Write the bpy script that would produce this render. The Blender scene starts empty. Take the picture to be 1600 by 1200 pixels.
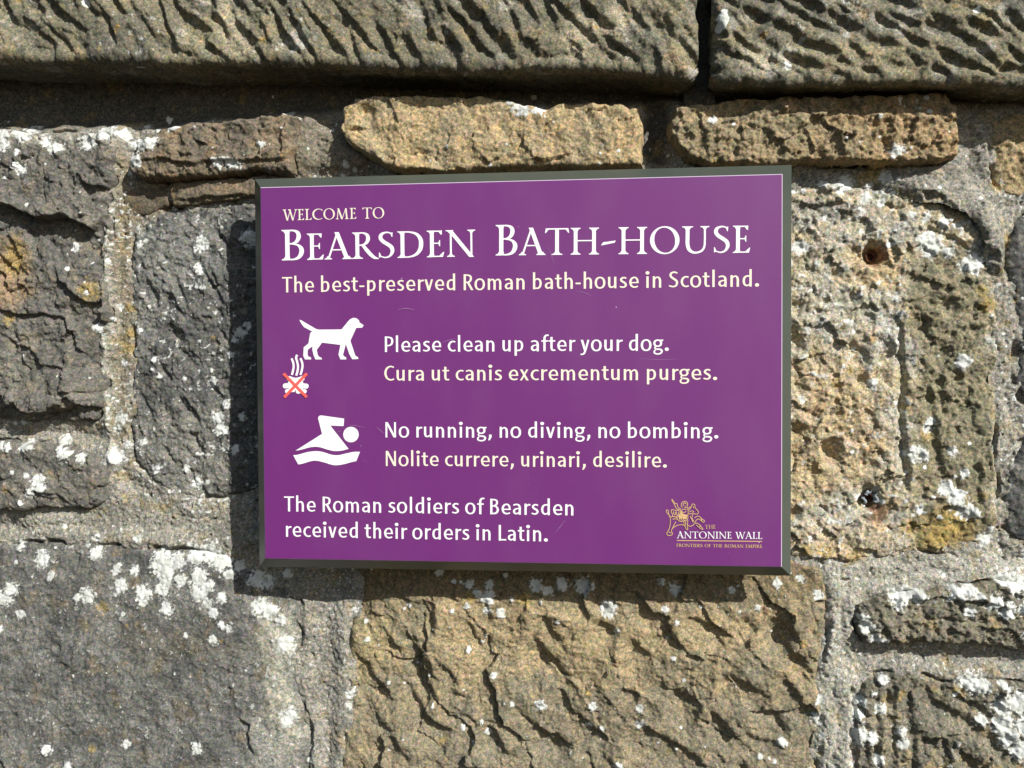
import bpy, bmesh, math, random
import numpy as np
from mathutils import Matrix, Euler

# ------------------------------------------------------------------ camera, sky, sun, exposure
SC = bpy.context.scene
COL = SC.collection
F_PX = 1333.0
SIGN_Y = -0.069
CAM_LOC = (0.0857, -0.9578 + SIGN_Y, 0.0099)
CAM_ROT = (math.radians(90 - 1.335), math.radians(0.32), math.radians(5.31))
cam_d = bpy.data.cameras.new('camera')
cam = bpy.data.objects.new('camera', cam_d)
COL.objects.link(cam)
cam.location = CAM_LOC
cam.rotation_euler = CAM_ROT
cam_d.sensor_width = 36.0
cam_d.lens = 36.0 * F_PX / 1600.0
cam_d.clip_start = 0.01
cam_d.clip_end = 100.0
SC.camera = cam

SUN_TO = np.array([1.08, -1.0, 1.0])
SUN_TO = SUN_TO / np.linalg.norm(SUN_TO)
elev = math.asin(SUN_TO[2])
world = bpy.data.worlds.new('World')
SC.world = world
world.use_nodes = True
wn = world.node_tree
bg = wn.nodes['Background']
sky = wn.nodes.new('ShaderNodeTexSky')
sky.sky_type = 'NISHITA'
sky.sun_disc = False
sky.sun_elevation = elev
sky.sun_rotation = math.atan2(SUN_TO[0], SUN_TO[1])
wn.links.new(sky.outputs['Color'], bg.inputs['Color'])
bg.inputs['Strength'].default_value = 0.068
sun_d = bpy.data.lights.new('sun', 'SUN')
sun_d.energy = 4.6
sun_d.angle = math.radians(0.5)
sun_d.color = (1.0, 0.97, 0.915)
sun = bpy.data.objects.new('sun', sun_d)
COL.objects.link(sun)
sun.location = (2, -2, 2)
from mathutils import Vector
sun.rotation_euler = Vector(SUN_TO).to_track_quat('Z', 'Y').to_euler()
SC.view_settings.view_transform = 'Standard'
SC.view_settings.look = 'None'
SC.view_settings.gamma = 1.0
SC.view_settings.use_curve_mapping = False
SC.view_settings.exposure = 0.42

# ------------------------------------------------------------------ where a point seen in the photo lies on a plane of the wall
_R = np.array(Euler(CAM_ROT, 'XYZ').to_matrix())
_C = np.array(CAM_LOC)


def on_plane(u, v, Y):
    d = np.array([(u - 800.0) / F_PX, -(v - 600.0) / F_PX, -1.0])
    w = _R @ d
    t = (Y - _C[1]) / w[1]
    p = _C + t * w
    return p[0], p[2]


PX = 0.00076          # metres of wall under one photo pixel

# ------------------------------------------------------------------ noise


def _hash(ix, iy, seed):
    h = (ix.astype(np.uint32) * np.uint32(374761393) + iy.astype(np.uint32) * np.uint32(668265263)
         + np.uint32((seed * 974711 + 12345) & 0xffffffff))
    h = (h ^ (h >> np.uint32(13))) * np.uint32(1274126177)
    h = h ^ (h >> np.uint32(16))
    return h


_GA = np.linspace(0, 2 * np.pi, 257)[:256]
_GX = np.cos(_GA).astype(np.float32)
_GY = np.sin(_GA).astype(np.float32)


def perlin(x, y, seed=0):
    x = np.asarray(x, np.float32)
    y = np.asarray(y, np.float32)
    fx = np.floor(x)
    fy = np.floor(y)
    ix = fx.astype(np.int64) & 0xffffffff
    iy = fy.astype(np.int64) & 0xffffffff
    dx = x - fx
    dy = y - fy
    sx = dx * dx * dx * (dx * (dx * 6 - 15) + 10)
    sy = dy * dy * dy * (dy * (dy * 6 - 15) + 10)

    def g(ox, oy):
        h = _hash((ix + ox) & 0xffffffff, (iy + oy) & 0xffffffff, seed) & np.uint32(255)
        return _GX[h] * (dx - ox) + _GY[h] * (dy - oy)
    a = g(0, 0)
    b = g(1, 0)
    c = g(0, 1)
    d = g(1, 1)
    ab = a + sx * (b - a)
    cd = c + sx * (d - c)
    return (ab + sy * (cd - ab)) * 1.45


def fbm(x, y, size, octaves=4, gain=0.5, seed=0, ridged=False):
    out = 0
    amp = 1.0
    f = 1.0 / size
    tot = 0
    for k in range(octaves):
        n = perlin(x * f + 17.3 * k, y * f - 9.1 * k, seed + 31 * k)
        if ridged:
            n = 1 - 2 * np.abs(n)
        out = out + amp * n
        tot += amp
        amp *= gain
        f *= 2.03
    return out / tot


def facets(x, z, size, seed, tilt=0.12, step=0.35, ang=0.0, stretch=1.0):
    """broken faces: every cell of the stone is a small plane of its own, its edges sharp; metres"""
    ca, sa = math.cos(ang), math.sin(ang)
    u = (x * ca - z * sa) / (size * stretch)
    v = (x * sa + z * ca) / size
    fu = np.floor(u).astype(np.int64)
    fv = np.floor(v).astype(np.int64)
    best = np.full(u.shape, 9.0, np.float32)
    out = np.zeros(u.shape, np.float32)
    for i in (-1, 0, 1):
        for j in (-1, 0, 1):
            cu = fu + i
            cv = fv + j
            h = _hash(cu & 0xffffffff, cv & 0xffffffff, seed)
            r1 = (h & np.uint32(255)).astype(np.float32) / 255
            r2 = ((h >> np.uint32(8)) & np.uint32(255)).astype(np.float32) / 255
            r3 = ((h >> np.uint32(16)) & np.uint32(255)).astype(np.float32) / 255
            r4 = ((h >> np.uint32(24)) & np.uint32(255)).astype(np.float32) / 255
            du = u - (cu + r1)
            dv = v - (cv + r2)
            d = du * du + dv * dv
            val = step * (r3 - 0.5) + 2 * tilt * ((r4 - 0.5) * du + (((r1 * 7.3) % 1) - 0.5) * dv)
            m = d < best
            best = np.where(m, d, best)
            out = np.where(m, val, out)
    return out * size


def sstep(a, b, x):
    t = np.clip((x - a) / (b - a), 0, 1)
    return t * t * (3 - 2 * t)


def mix3(c0, c1, t):
    return c0 + (c1 - c0) * t[..., None]


# ------------------------------------------------------------------ the grid over the wall
STEP = 0.00125
X0, X1, Z0, Z1 = -1.02, 1.06, -0.74, 0.50
NX = int((X1 - X0) / STEP) + 1
NZ = int((Z1 - Z0) / STEP) + 1
gx = (X0 + STEP * np.arange(NX)).astype(np.float32)
gz = (Z0 + STEP * np.arange(NZ)).astype(np.float32)
GXX, GZZ = np.meshgrid(gx, gz)          # [iz, ix]
rng = np.random.default_rng(11)

WARPX = fbm(GXX, GZZ, 0.018, 3, 0.55, 901) * 0.0030 + fbm(GXX, GZZ, 0.06, 2, 0.5, 911) * 0.0030
WARPZ = fbm(GXX, GZZ, 0.018, 3, 0.55, 905) * 0.0030 + fbm(GXX, GZZ, 0.06, 2, 0.5, 917) * 0.0030
GRAIN = rng.normal(0, 1, GXX.shape).astype(np.float32)
FINE = fbm(GXX, GZZ, 0.0045, 2, 0.6, 77)

# ------------------------------------------------------------------ lichen seen on the wall (photo px, px, radius px)
LICHEN = """136 5 7;213 110 7;37 203 14;10 215 14;45 212 14;75 222 10;95 232 10;140 222 14;165 208 14;190 208 10;44 267 11;
10 228 14;38 242 6;90 232 10;120 387 8;203 222 6;210 229 7;210 215 5;252 228 11;235 233 12;280 203 10;225 258 12;350 260 9;365 260 8;
378 261 8;417 231 6;242 201 6;198 268 5;245 177 6;219 193 5;448 174 8;539 255 6;529 271 4;310 380 13;310 420 9;315 448 6;154 513 7;
184 478 5;213 516 6;238 562 5;189 567 6;245 588 4;185 654 9;180 670 8;159 679 6;96 688 10;103 708 12;130 714 9;42 698 12;16 698 7;
3 698 8;178 716 14;193 694 7;66 750 13;70 761 10;52 771 8;38 785 6;46 742 5;220 691 7;241 733 9;287 733 6;343 670 11;338 652 10;
329 596 8;350 631 8;364 530 6;374 519 9;385 510 7;357 554 5;364 705 8;376 652 6;304 757 10;346 701 7;215 380 6;388 371 13;
28 853 8;66 874 14;82 899 8;149 864 11;150 841 6;135 850 6;213 843 7;185 853 4;182 888 9;210 892 8;191 915 12;140 929 13;124 932 6;
224 927 14;224 941 8;254 885 20;252 871 14;276 878 14;259 902 16;280 906 12;252 922 12;304 867 16;329 866 18;346 878 16;357 899 10;
311 902 16;311 927 16;325 916 12;325 941 10;261 951 11;336 957 9;346 934 9;7 934 14;21 920 12;33 960 9;2 983 7;336 999 8;360 981 6;
346 976 6;406 948 14;420 955 14;437 969 9;444 1007 16;199 1160 8;310 1167 10;451 1120 14;448 1130 9;108 1195 8;371 885 10;399 906 14;
413 910 12;444 899 8;294 850 4;79 1168 10;292 992 4;733 913 8;765 913 8;761 934 12;747 927 8;730 946 5;761 955 7;781 958 8;837 916 10;
856 925 8;880 913 10;912 915 14;908 923 7;950 950 12;952 958 9;1034 909 6;1054 920 10;1038 951 6;709 909 4;845 941 3;800 937 4;
870 971 4;686 895 6;546 1088 7;544 1105 6;553 955 6;772 1053 5;732 1016 5;845 1102 8;800 1100 4;926 1102 7;999 1105 7;1001 1132 7;
964 986 5;761 1146 6;723 1139 5;966 1193 6;1052 1028 4;922 1132 4;572 1000 4;940 1137 4;1110 194 7;1392 241 10;1320 285 14;1313 296 8;
1288 287 6;1257 297 4;1385 275 9;1360 289 6;1355 308 9;1379 317 7;1425 336 5;1448 338 6;1453 378 18;1460 388 14;1481 392 9;1474 346 8;
1397 301 4;1526 402 10;1509 413 10;1250 385 12;1240 299 4;1512 414 11;1530 411 12;1523 421 9;1507 565 12;1428 708 12;1442 712 9;
1453 666 9;1456 660 8;1488 705 8;1507 740 8;1481 764 12;1495 778 15;1512 799 14;1523 803 10;1439 796 7;1344 778 6;1253 624 6;
1365 600 8;1540 845 10;1551 829 6;1470 810 4;1400 934 14;1411 927 12;1432 930 10;1488 923 12;1509 920 12;1519 927 8;
1547 937 12;1565 948 12;1593 948 10;1509 953 8;1586 911 16;1344 962 7;1351 976 10;1362 993 9;1376 1000 7;1278 930 8;1596 986 8;
1381 1062 8;1519 1067 18;1533 1070 12;1568 1070 7;1533 1125 9;1565 1102 16;1586 1095 18;1565 1130 16;1572 1151 16;1593 1168 16;
1596 1130 14;1344 1095 10;1341 1116 10;1344 1147 14;1358 1151 10;1376 1109 10;1407 1140 8;1409 1160 8;1369 1186 9;1365 1084 5;
1281 1095 8;1278 1125 10;1285 1151 5;1215 911 7;1252 906 6;1185 951 5;1057 920 8;1222 1161 7;1211 1190 4;1057 972 4;1145 923 6;
1561 902 10;814 171 14;821 178 10;845 175 10;800 168 6;831 140 5"""
OCHRE = """25 410 20;28 392 16;147 456 16;20 500 9;163 948 9;1370 270 15;1352 278 10;820 937 11;735 935 9;1490 820 22;1470 840 18;1310 597 8;
1545 475 13;1538 455 9;1420 640 7;1330 580 6;1449 680 9;1340 870 12;1290 865 10;1260 860 10;690 1160 6;200 480 8;196 545 10;200 520 8;
1560 290 9;1420 825 14;1500 1080 9;1408 1085 8"""


def parse(t):
    return [tuple(float(q) for q in s.split()) for s in t.replace('\n', '').split(';') if s.strip()]


def blob_field(items, Y, grow=1.0):
    f = np.full(GXX.shape, -1.0, np.float32)
    for (u, v, r) in items:
        x, z = on_plane(u, v, Y)
        R = r * PX * grow
        i0 = max(0, int((x - 2.2 * R - X0) / STEP))
        i1 = min(NX, int((x + 2.2 * R - X0) / STEP) + 2)
        j0 = max(0, int((z - 2.2 * R - Z0) / STEP))
        j1 = min(NZ, int((z + 2.2 * R - Z0) / STEP) + 2)
        if i1 <= i0 or j1 <= j0:
            continue
        xx = GXX[j0:j1, i0:i1] - x
        zz = GZZ[j0:j1, i0:i1] - z
        val = 1 - np.sqrt(xx * xx + zz * zz) / R
        f[j0:j1, i0:i1] = np.maximum(f[j0:j1, i0:i1], val)
    return f


_crust = 0.60 * fbm(GXX, GZZ, 0.0085, 4, 0.65, 401) + 0.45 * fbm(GXX, GZZ, 0.0033, 2, 0.6, 402)
_lf = blob_field(parse(LICHEN), -0.010, 1.32)
LICH = np.maximum(sstep(0.20, 0.46, _lf + 1.15 * _crust), 0.42 * sstep(-0.20, 0.25, np.maximum(_lf, -0.9) + 1.25 * _crust))
LICH = np.clip(LICH - 0.36 * sstep(0.05, 0.5, fbm(GXX, GZZ, 0.0042, 2, 0.6, 409)) * (1 - 0.5 * sstep(0.3, 0.7, _lf)), 0, 1)
# small lichen flecks everywhere, in drifts
items = []
for _ in range(7000):
    u, v = rng.uniform(-500, 2100), rng.uniform(130, 1500)
    if rng.random() < 0.45 + 0.5 * math.sin(u * 0.013 + 2) * math.sin(v * 0.011):
        items.append((u, v, 0.9 + 4.2 * rng.random() ** 6))
for _ in range(60):                                  # beyond the photo's frame
    for (ua, ub, va, vb) in ((-330, -5, 180, 1300), (1610, 1900, 180, 1300), (0, 1600, 1205, 1420)):
        items.append((rng.uniform(ua, ub), rng.uniform(va, vb), rng.uniform(5, 15)))
LICH = np.maximum(LICH, 0.9 * sstep(0.05, 0.5, blob_field(items, -0.01, 1.15) + 0.8 * _crust))
_oi = parse(OCHRE)
for _ in range(230):
    u, v = rng.uniform(-200, 1850), rng.uniform(150, 1400)
    if rng.random() < (0.9 if u > 1230 else 0.35):
        _oi.append((u, v, 1.6 + 7 * rng.random() ** 3))
OCH = sstep(0.0, 0.6, blob_field(_oi, -0.01, 1.45) + 1.0 * _crust)


# ------------------------------------------------------------------ materials
def new_mat(name):
    m = bpy.data.materials.new(name)
    m.use_nodes = True
    nt = m.node_tree
    return m, nt, nt.nodes['Principled BSDF']


def stone_material(name, grain_size=0.0016, contrast=0.55, bump=0.55, rough=0.92):
    m, nt, b = new_mat(name)
    L = nt.links
    tc = nt.nodes.new('ShaderNodeTexCoord')
    at = nt.nodes.new('ShaderNodeAttribute')
    at.attribute_name = 'tint'
    li = nt.nodes.new('ShaderNodeAttribute')
    li.attribute_name = 'lichen'
    n1 = nt.nodes.new('ShaderNodeTexNoise')
    n1.inputs['Scale'].default_value = 1.0 / grain_size
    n1.inputs['Detail'].default_value = 2.0
    n1.inputs['Roughness'].default_value = 0.7
    L.new(tc.outputs['Object'], n1.inputs['Vector'])
    n2 = nt.nodes.new('ShaderNodeTexNoise')
    n2.inputs['Scale'].default_value = 1.0 / (grain_size * 3.3)
    n2.inputs['Detail'].default_value = 4.0
    L.new(tc.outputs['Object'], n2.inputs['Vector'])
    mr = nt.nodes.new('ShaderNodeMapRange')
    mr.inputs['From Min'].default_value = 0.25
    mr.inputs['From Max'].default_value = 0.75
    mr.inputs['To Min'].default_value = 1 - contrast
    mr.inputs['To Max'].default_value = 1 + contrast
    L.new(n1.outputs['Fac'], mr.inputs['Value'])
    mr2 = nt.nodes.new('ShaderNodeMapRange')
    mr2.inputs['From Min'].default_value = 0.3
    mr2.inputs['From Max'].default_value = 0.7
    mr2.inputs['To Min'].default_value = 0.78
    mr2.inputs['To Max'].default_value = 1.22
    L.new(n2.outputs['Fac'], mr2.inputs['Value'])
    mu = nt.nodes.new('ShaderNodeMath')
    mu.operation = 'MULTIPLY'
    L.new(mr.outputs['Result'], mu.inputs[0])
    L.new(mr2.outputs['Result'], mu.inputs[1])
    vo = nt.nodes.new('ShaderNodeTexVoronoi')            # single grains of sand, each its own shade
    vo.inputs['Scale'].default_value = 1.0 / (grain_size * 1.15)
    L.new(tc.outputs['Object'], vo.inputs['Vector'])
    sx = nt.nodes.new('ShaderNodeSeparateColor')
    L.new(vo.outputs['Color'], sx.inputs['Color'])
    mr3 = nt.nodes.new('ShaderNodeMapRange')
    mr3.inputs['To Min'].default_value = 0.72
    mr3.inputs['To Max'].default_value = 1.28
    L.new(sx.outputs['Red'], mr3.inputs['Value'])
    mu2 = nt.nodes.new('ShaderNodeMath')
    mu2.operation = 'MULTIPLY'
    L.new(mu.outputs['Value'], mu2.inputs[0])
    L.new(mr3.outputs['Result'], mu2.inputs[1])
    vm = nt.nodes.new('ShaderNodeVectorMath')
    vm.operation = 'SCALE'
    L.new(at.outputs['Color'], vm.inputs[0])
    L.new(mu2.outputs['Value'], vm.inputs['Scale'])
    hv = nt.nodes.new('ShaderNodeMixRGB')                # the grains differ in hue: brown, green, lilac grey
    hv.inputs['Fac'].default_value = 0.5
    L.new(vo.outputs['Color'], hv.inputs['Color1'])
    L.new(n2.outputs['Color'], hv.inputs['Color2'])
    hs = nt.nodes.new('ShaderNodeVectorMath')
    hs.operation = 'MULTIPLY_ADD'
    hs.inputs[1].default_value = (0.62, 0.50, 0.75)
    hs.inputs[2].default_value = (0.69, 0.75, 0.625)
    L.new(hv.outputs['Color'], hs.inputs[0])
    vm2 = nt.nodes.new('ShaderNodeVectorMath')
    vm2.operation = 'MULTIPLY'
    L.new(vm.outputs['Vector'], vm2.inputs[0])
    L.new(hs.outputs['Vector'], vm2.inputs[1])
    vm = vm2
    # pale crust of lichen, its edge broken up by the grain
    ad = nt.nodes.new('ShaderNodeMath')
    ad.operation = 'MULTIPLY_ADD'
    ad.inputs[1].default_value = 0.9
    L.new(n1.outputs['Fac'], ad.inputs[0])
    L.new(li.outputs['Fac'], ad.inputs[2])
    lm = nt.nodes.new('ShaderNodeMapRange')
    lm.inputs['From Min'].default_value = 0.72
    lm.inputs['From Max'].default_value = 1.15
    L.new(ad.outputs['Value'], lm.inputs['Value'])
    lc = nt.nodes.new('ShaderNodeMixRGB')
    lc.inputs['Color1'].default_value = (0.44, 0.45, 0.42, 1)
    lc.inputs['Color2'].default_value = (0.86, 0.865, 0.85, 1)
    L.new(n2.outputs['Fac'], lc.inputs['Fac'])
    n3 = nt.nodes.new('ShaderNodeTexNoise')
    n3.inputs['Scale'].default_value = 95.0
    n3.inputs['Detail'].default_value = 3.0
    L.new(tc.outputs['Object'], n3.inputs['Vector'])
    rm = nt.nodes.new('ShaderNodeMapRange')
    rm.inputs['From Min'].default_value = 0.40
    rm.inputs['From Max'].default_value = 0.62
    L.new(n3.outputs['Fac'], rm.inputs['Value'])
    lc2 = nt.nodes.new('ShaderNodeMixRGB')
    lc2.inputs['Color1'].default_value = (0.54, 0.56, 0.51, 1)
    L.new(rm.outputs['Result'], lc2.inputs['Fac'])
    L.new(lc.outputs['Color'], lc2.inputs['Color2'])
    lc = lc2
    mx = nt.nodes.new('ShaderNodeMixRGB')
    L.new(lm.outputs['Result'], mx.inputs['Fac'])
    L.new(vm.outputs['Vector'], mx.inputs['Color1'])
    L.new(lc.outputs['Color'], mx.inputs['Color2'])
    L.new(mx.outputs['Color'], b.inputs['Base Color'])
    b.inputs['Roughness'].default_value = rough
    b.inputs['Specular IOR Level'].default_value = 0.25
    bp = nt.nodes.new('ShaderNodeBump')
    bp.inputs['Strength'].default_value = bump
    bp.inputs['Distance'].default_value = 0.0011
    sm = nt.nodes.new('ShaderNodeMath')
    sm.operation = 'ADD'
    L.new(n1.outputs['Fac'], sm.inputs[0])
    L.new(n2.outputs['Fac'], sm.inputs[1])
    L.new(sm.outputs['Value'], bp.inputs['Height'])
    L.new(bp.outputs['Normal'], b.inputs['Normal'])
    return m


def plain(name, col, rough=0.5, metallic=0.0, spec=0.5, noise=0.0, scale=300):
    m, nt, b = new_mat(name)
    b.inputs['Roughness'].default_value = rough
    b.inputs['Metallic'].default_value = metallic
    b.inputs['Specular IOR Level'].default_value = spec
    tc = nt.nodes.new('ShaderNodeTexCoord')
    n = nt.nodes.new('ShaderNodeTexNoise')
    n.inputs['Scale'].default_value = scale
    n.inputs['Detail'].default_value = 3
    nt.links.new(tc.outputs['Object'], n.inputs['Vector'])
    r = nt.nodes.new('ShaderNodeMixRGB')
    r.inputs['Color1'].default_value = tuple(c * (1 - noise) for c in col) + (1,)
    r.inputs['Color2'].default_value = tuple(min(1, c * (1 + noise)) for c in col) + (1,)
    nt.links.new(n.outputs['Fac'], r.inputs['Fac'])
    nt.links.new(r.outputs['Color'], b.inputs['Base Color'])
    return m


M_TAN = stone_material('tan_sandstone', 0.0016, 0.34, 0.42)
M_GREY = stone_material('grey_sandstone', 0.0015, 0.34, 0.40)
M_COPE = stone_material('coping_sandstone', 0.0017, 0.36, 0.45)
M_MORTAR = stone_material('lime_mortar', 0.0014, 0.42, 0.60)

# ------------------------------------------------------------------ object helpers


def link(name, me, mat, parent=None):
    o = bpy.data.objects.new(name, me)
    COL.objects.link(o)
    if mat is not None:
        me.materials.append(mat)
    if parent is not None:
        o.parent = parent
        p = parent
        off = Vector((0, 0, 0))
        while p is not None:
            off += p.location
            p = p.parent
        o.location = -off
    return o


def grid_mesh(name, X, Y, Z, keep, tint, lich):
    nz, nx = X.shape
    idx = np.full(X.shape, -1, np.int64)
    q = keep[:-1, :-1] & keep[1:, :-1] & keep[:-1, 1:] & keep[1:, 1:]
    used = np.zeros(X.shape, bool)
    used[:-1, :-1] |= q
    used[1:, :-1] |= q
    used[:-1, 1:] |= q
    used[1:, 1:] |= q
    n = int(used.sum())
    idx[used] = np.arange(n)
    co = np.stack([X[used], Y[used], Z[used]], 1).astype(np.float32)
    j, i = np.nonzero(q)
    f = np.stack([idx[j, i], idx[j, i + 1], idx[j + 1, i + 1], idx[j + 1, i]], 1).astype(np.int32)
    me = bpy.data.meshes.new(name)
    me.vertices.add(n)
    me.vertices.foreach_set('co', co.ravel())
    me.loops.add(f.size)
    me.loops.foreach_set('vertex_index', f.ravel())
    me.polygons.add(len(f))
    me.polygons.foreach_set('loop_start', np.arange(0, f.size, 4, dtype=np.int32))
    me.polygons.foreach_set('loop_total', np.full(len(f), 4, np.int32))
    me.polygons.foreach_set('use_smooth', np.ones(len(f), bool))
    me.update(calc_edges=True)
    a = me.attributes.new('tint', 'FLOAT_COLOR', 'POINT')
    c = np.ones((n, 4), np.float32)
    c[:, :3] = np.clip(tint[used] * np.array([0.955, 0.98, 0.945]), 0.004, 0.95)
    a.data.foreach_set('color', c.ravel())
    b = me.attributes.new('lichen', 'FLOAT', 'POINT')
    b.data.foreach_set('value', np.ascontiguousarray(lich[used], np.float32))
    return me


def poly_sdf(px, pz, x, z):
    """signed distance, positive inside"""
    d2 = np.full(x.shape, 1e9, np.float32)
    ins = np.zeros(x.shape, bool)
    n = len(px)
    for k in range(n):
        ax, az = px[k], pz[k]
        bx, bz = px[(k + 1) % n], pz[(k + 1) % n]
        ex, ez = bx - ax, bz - az
        t = np.clip(((x - ax) * ex + (z - az) * ez) / (ex * ex + ez * ez + 1e-12), 0, 1)
        d2 = np.minimum(d2, (x - ax - t * ex) ** 2 + (z - az - t * ez) ** 2)
        c = (az > z) != (bz > z)
        ins ^= c & (x < (bx - ax) * (z - az) / (bz - az + 1e-12) + ax)
    d = np.sqrt(d2)
    return np.where(ins, d, -d)


def f_gouge(h, x, z, cx, cz, ang, ln, wd, dp, up=0.30, low=0.62):
    """a chisel gouge: axis falls to the right at angle ang below the horizontal; steep on its upper right side"""
    ca, sa = math.cos(ang), math.sin(ang)
    m = 0.7 * ln + wd
    sel = np.s_[:, :]
    u = (x - cx) * ca - (z - cz) * sa
    v = (x - cx) * sa + (z - cz) * ca
    near = (np.abs(u) < ln * 0.62) & (np.abs(v) < wd * (1.1 + low * 1.4))
    if not near.any():
        return
    u = u[near]
    v = v[near]
    prof = np.where(v > 0, np.exp(-(v / (up * wd)) ** 2), np.exp(-(v / (low * wd)) ** 2))
    along = np.clip(1 - (np.abs(u) / (0.6 * ln)) ** 2.6, 0, 1)
    h[near] -= dp * prof * along


def f_ledge(h, x, z, pts, amp, lam=0.02, sharp=0.0013):
    best = np.full(x.shape, 1e9, np.float32)
    sd = np.zeros(x.shape, np.float32)
    wt = np.zeros(x.shape, np.float32)
    seg = [math.dist(pts[k], pts[k + 1]) for k in range(len(pts) - 1)]
    tot = sum(seg)
    acc = 0
    for k in range(len(pts) - 1):
        (ax, az), (bx, bz) = pts[k], pts[k + 1]
        ex, ez = bx - ax, bz - az
        t = np.clip(((x - ax) * ex + (z - az) * ez) / (ex * ex + ez * ez + 1e-12), 0, 1)
        dx = x - ax - t * ex
        dz = z - az - t * ez
        d = np.sqrt(dx * dx + dz * dz)
        s = np.where(ex * (z - az) - ez * (x - ax) > 0, 1.0, -1.0)
        m = d < best
        best = np.where(m, d, best)
        sd = np.where(m, s * d, sd)
        g = (acc + t * seg[k]) / tot
        wt = np.where(m, np.minimum(1, 5 * np.minimum(g, 1 - g)), wt)
        acc += seg[k]
    h += amp * 0.5 * wt * np.clip(sd / sharp, -1, 1) * np.exp(-best / lam)


def f_pit(h, x, z, cx, cz, r, dp):
    d2 = ((x - cx) ** 2 + (z - cz) ** 2) / (r * r)
    h -= dp * np.exp(-d2 ** 1.6)


C = np.array
ALL_SDF = np.full(GXX.shape, -1.0, np.float32)     # largest signed distance to any stone
COVER_H = np.full(GXX.shape, -1.0, np.float32)
STONES = []


def palette(x, z, seed, cols, size=0.05):
    """cols: base, second, stain, speck"""
    n1 = fbm(x, z, size, 4, 0.6, seed + 1)
    n2 = fbm(x, z, size * 0.55, 4, 0.6, seed + 2)
    n3 = fbm(x, z, size * 0.22, 3, 0.65, seed + 3)
    t = mix3(C(cols[0])[None, None, :], C(cols[1])[None, None, :], sstep(-0.35, 0.4, n1))
    t = mix3(t, C(cols[2])[None, None, :], 0.85 * sstep(0.10, 0.45, n2))
    t = mix3(t, C(cols[3])[None, None, :], 0.7 * sstep(0.18, 0.42, n3))
    return t


def stone(label, poly, base, cols, seed, mat, dome=0.006, dlen=0.03, er=0.005, lump=0.004, mid=0.0016, fine=0.0007,
          lump_size=0.06, mid_size=0.016, ridge=0.0, feats=None, speckle=0.0, gain=1.0, name='stone', terrace=0.0, t_size=0.05, t_steps=5, zones=(), speck_size=0.0065, speck_lo=0.12,
          facet=(), f_ang=0.87, f_str=1.0):
    P = [on_plane(u, v, -base * 0.8) for (u, v) in poly]
    px = C([p[0] for p in P])
    pz = C([p[1] for p in P])
    i0 = max(0, int((px.min() - 0.036 - X0) / STEP))
    i1 = min(NX, int((px.max() + 0.036 - X0) / STEP) + 1)
    j0 = max(0, int((pz.min() - 0.036 - Z0) / STEP))
    j1 = min(NZ, int((pz.max() + 0.036 - Z0) / STEP) + 1)
    W = np.s_[j0:j1, i0:i1]
    x = GXX[W]
    z = GZZ[W]
    wx = x + WARPX[W]
    wz = z + WARPZ[W]
    d = poly_sdf(px, pz, wx + 0.0035 * fbm(x, z, 0.03, 3, 0.6, seed + 61), wz + 0.0035 * fbm(x, z, 0.03, 3, 0.6, seed + 62))
    h = base + dome * (1 - np.exp(-np.maximum(d, 0) / dlen))
    h = h + lump * fbm(x, z, lump_size, 3, 0.5, seed + 11) + mid * fbm(wx, wz, mid_size, 4, 0.55, seed + 12) * 1.6
    h = h + fine * FINE[W] + 0.00016 * GRAIN[W]
    if ridge:
        h = h + ridge * fbm(wx, wz, 0.03, 4, 0.55, seed + 13, ridged=True)
    for (fs, tl, st) in facet:
        h = h + facets(wx + 0.25 * fs * fbm(x, z, fs * 0.6, 3, 0.5, seed + 91), wz + 0.25 * fs * fbm(x, z, fs * 0.6, 3, 0.5, seed + 92), fs, seed + int(fs * 9000), tl, st, f_ang, f_str)
    if terrace:
        q = t_steps * (fbm(wx, wz, t_size, 4, 0.5, seed + 71) + 0.12 * fbm(wx, wz, 0.008, 2, 0.6, seed + 72))
        fl = np.floor(q)
        h = h + terrace * (fl + sstep(0.0, 0.22, q - fl) + 0.5 * (q - fl)) / t_steps
    if feats:
        feats(h, wx, wz, seed)
    t = np.clip(1 - d / er, 0, 1)
    h = h - er * (1 - np.sqrt(np.clip(1 - t * t, 0, 1)))
    h = h - np.where(d < 0, -d * 7.0, 0)
    lich = LICH[W].copy()
    if speckle:
        s = fbm(x, z, 0.035, 3, 0.6, seed + 21) * 0.5 + fbm(x, z, speck_size, 3, 0.7, seed + 22)
        lich = np.maximum(lich, speckle * sstep(speck_lo, speck_lo + 0.43, s))
    h = h + 0.0012 * lich
    tint = palette(x, z, seed, cols) * gain
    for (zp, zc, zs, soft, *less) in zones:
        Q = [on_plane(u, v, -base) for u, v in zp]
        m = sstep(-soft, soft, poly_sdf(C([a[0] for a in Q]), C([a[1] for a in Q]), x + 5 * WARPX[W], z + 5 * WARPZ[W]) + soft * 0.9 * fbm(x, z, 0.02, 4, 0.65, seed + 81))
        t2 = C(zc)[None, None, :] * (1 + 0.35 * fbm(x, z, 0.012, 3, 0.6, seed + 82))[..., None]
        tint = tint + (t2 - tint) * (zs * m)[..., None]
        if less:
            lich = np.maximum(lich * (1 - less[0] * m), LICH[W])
    och = OCH[W] * (0.75 + 0.5 * FINE[W])
    tint = mix3(tint, C([0.36, 0.25, 0.075])[None, None, :], np.clip(och, 0, 1) * 0.75)
    tint = tint * (1 + 0.07 * GRAIN[W])[..., None]
    keep = d > -0.0034
    STONES.append((label, name, W, x, h, z, keep, tint, lich, mat))
    ALL_SDF[W] = np.maximum(ALL_SDF[W], d)
    return W


def at(u, v, b=0.01):
    return on_plane(u, v, -b)


def deg(a):
    return math.radians(a)


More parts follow.
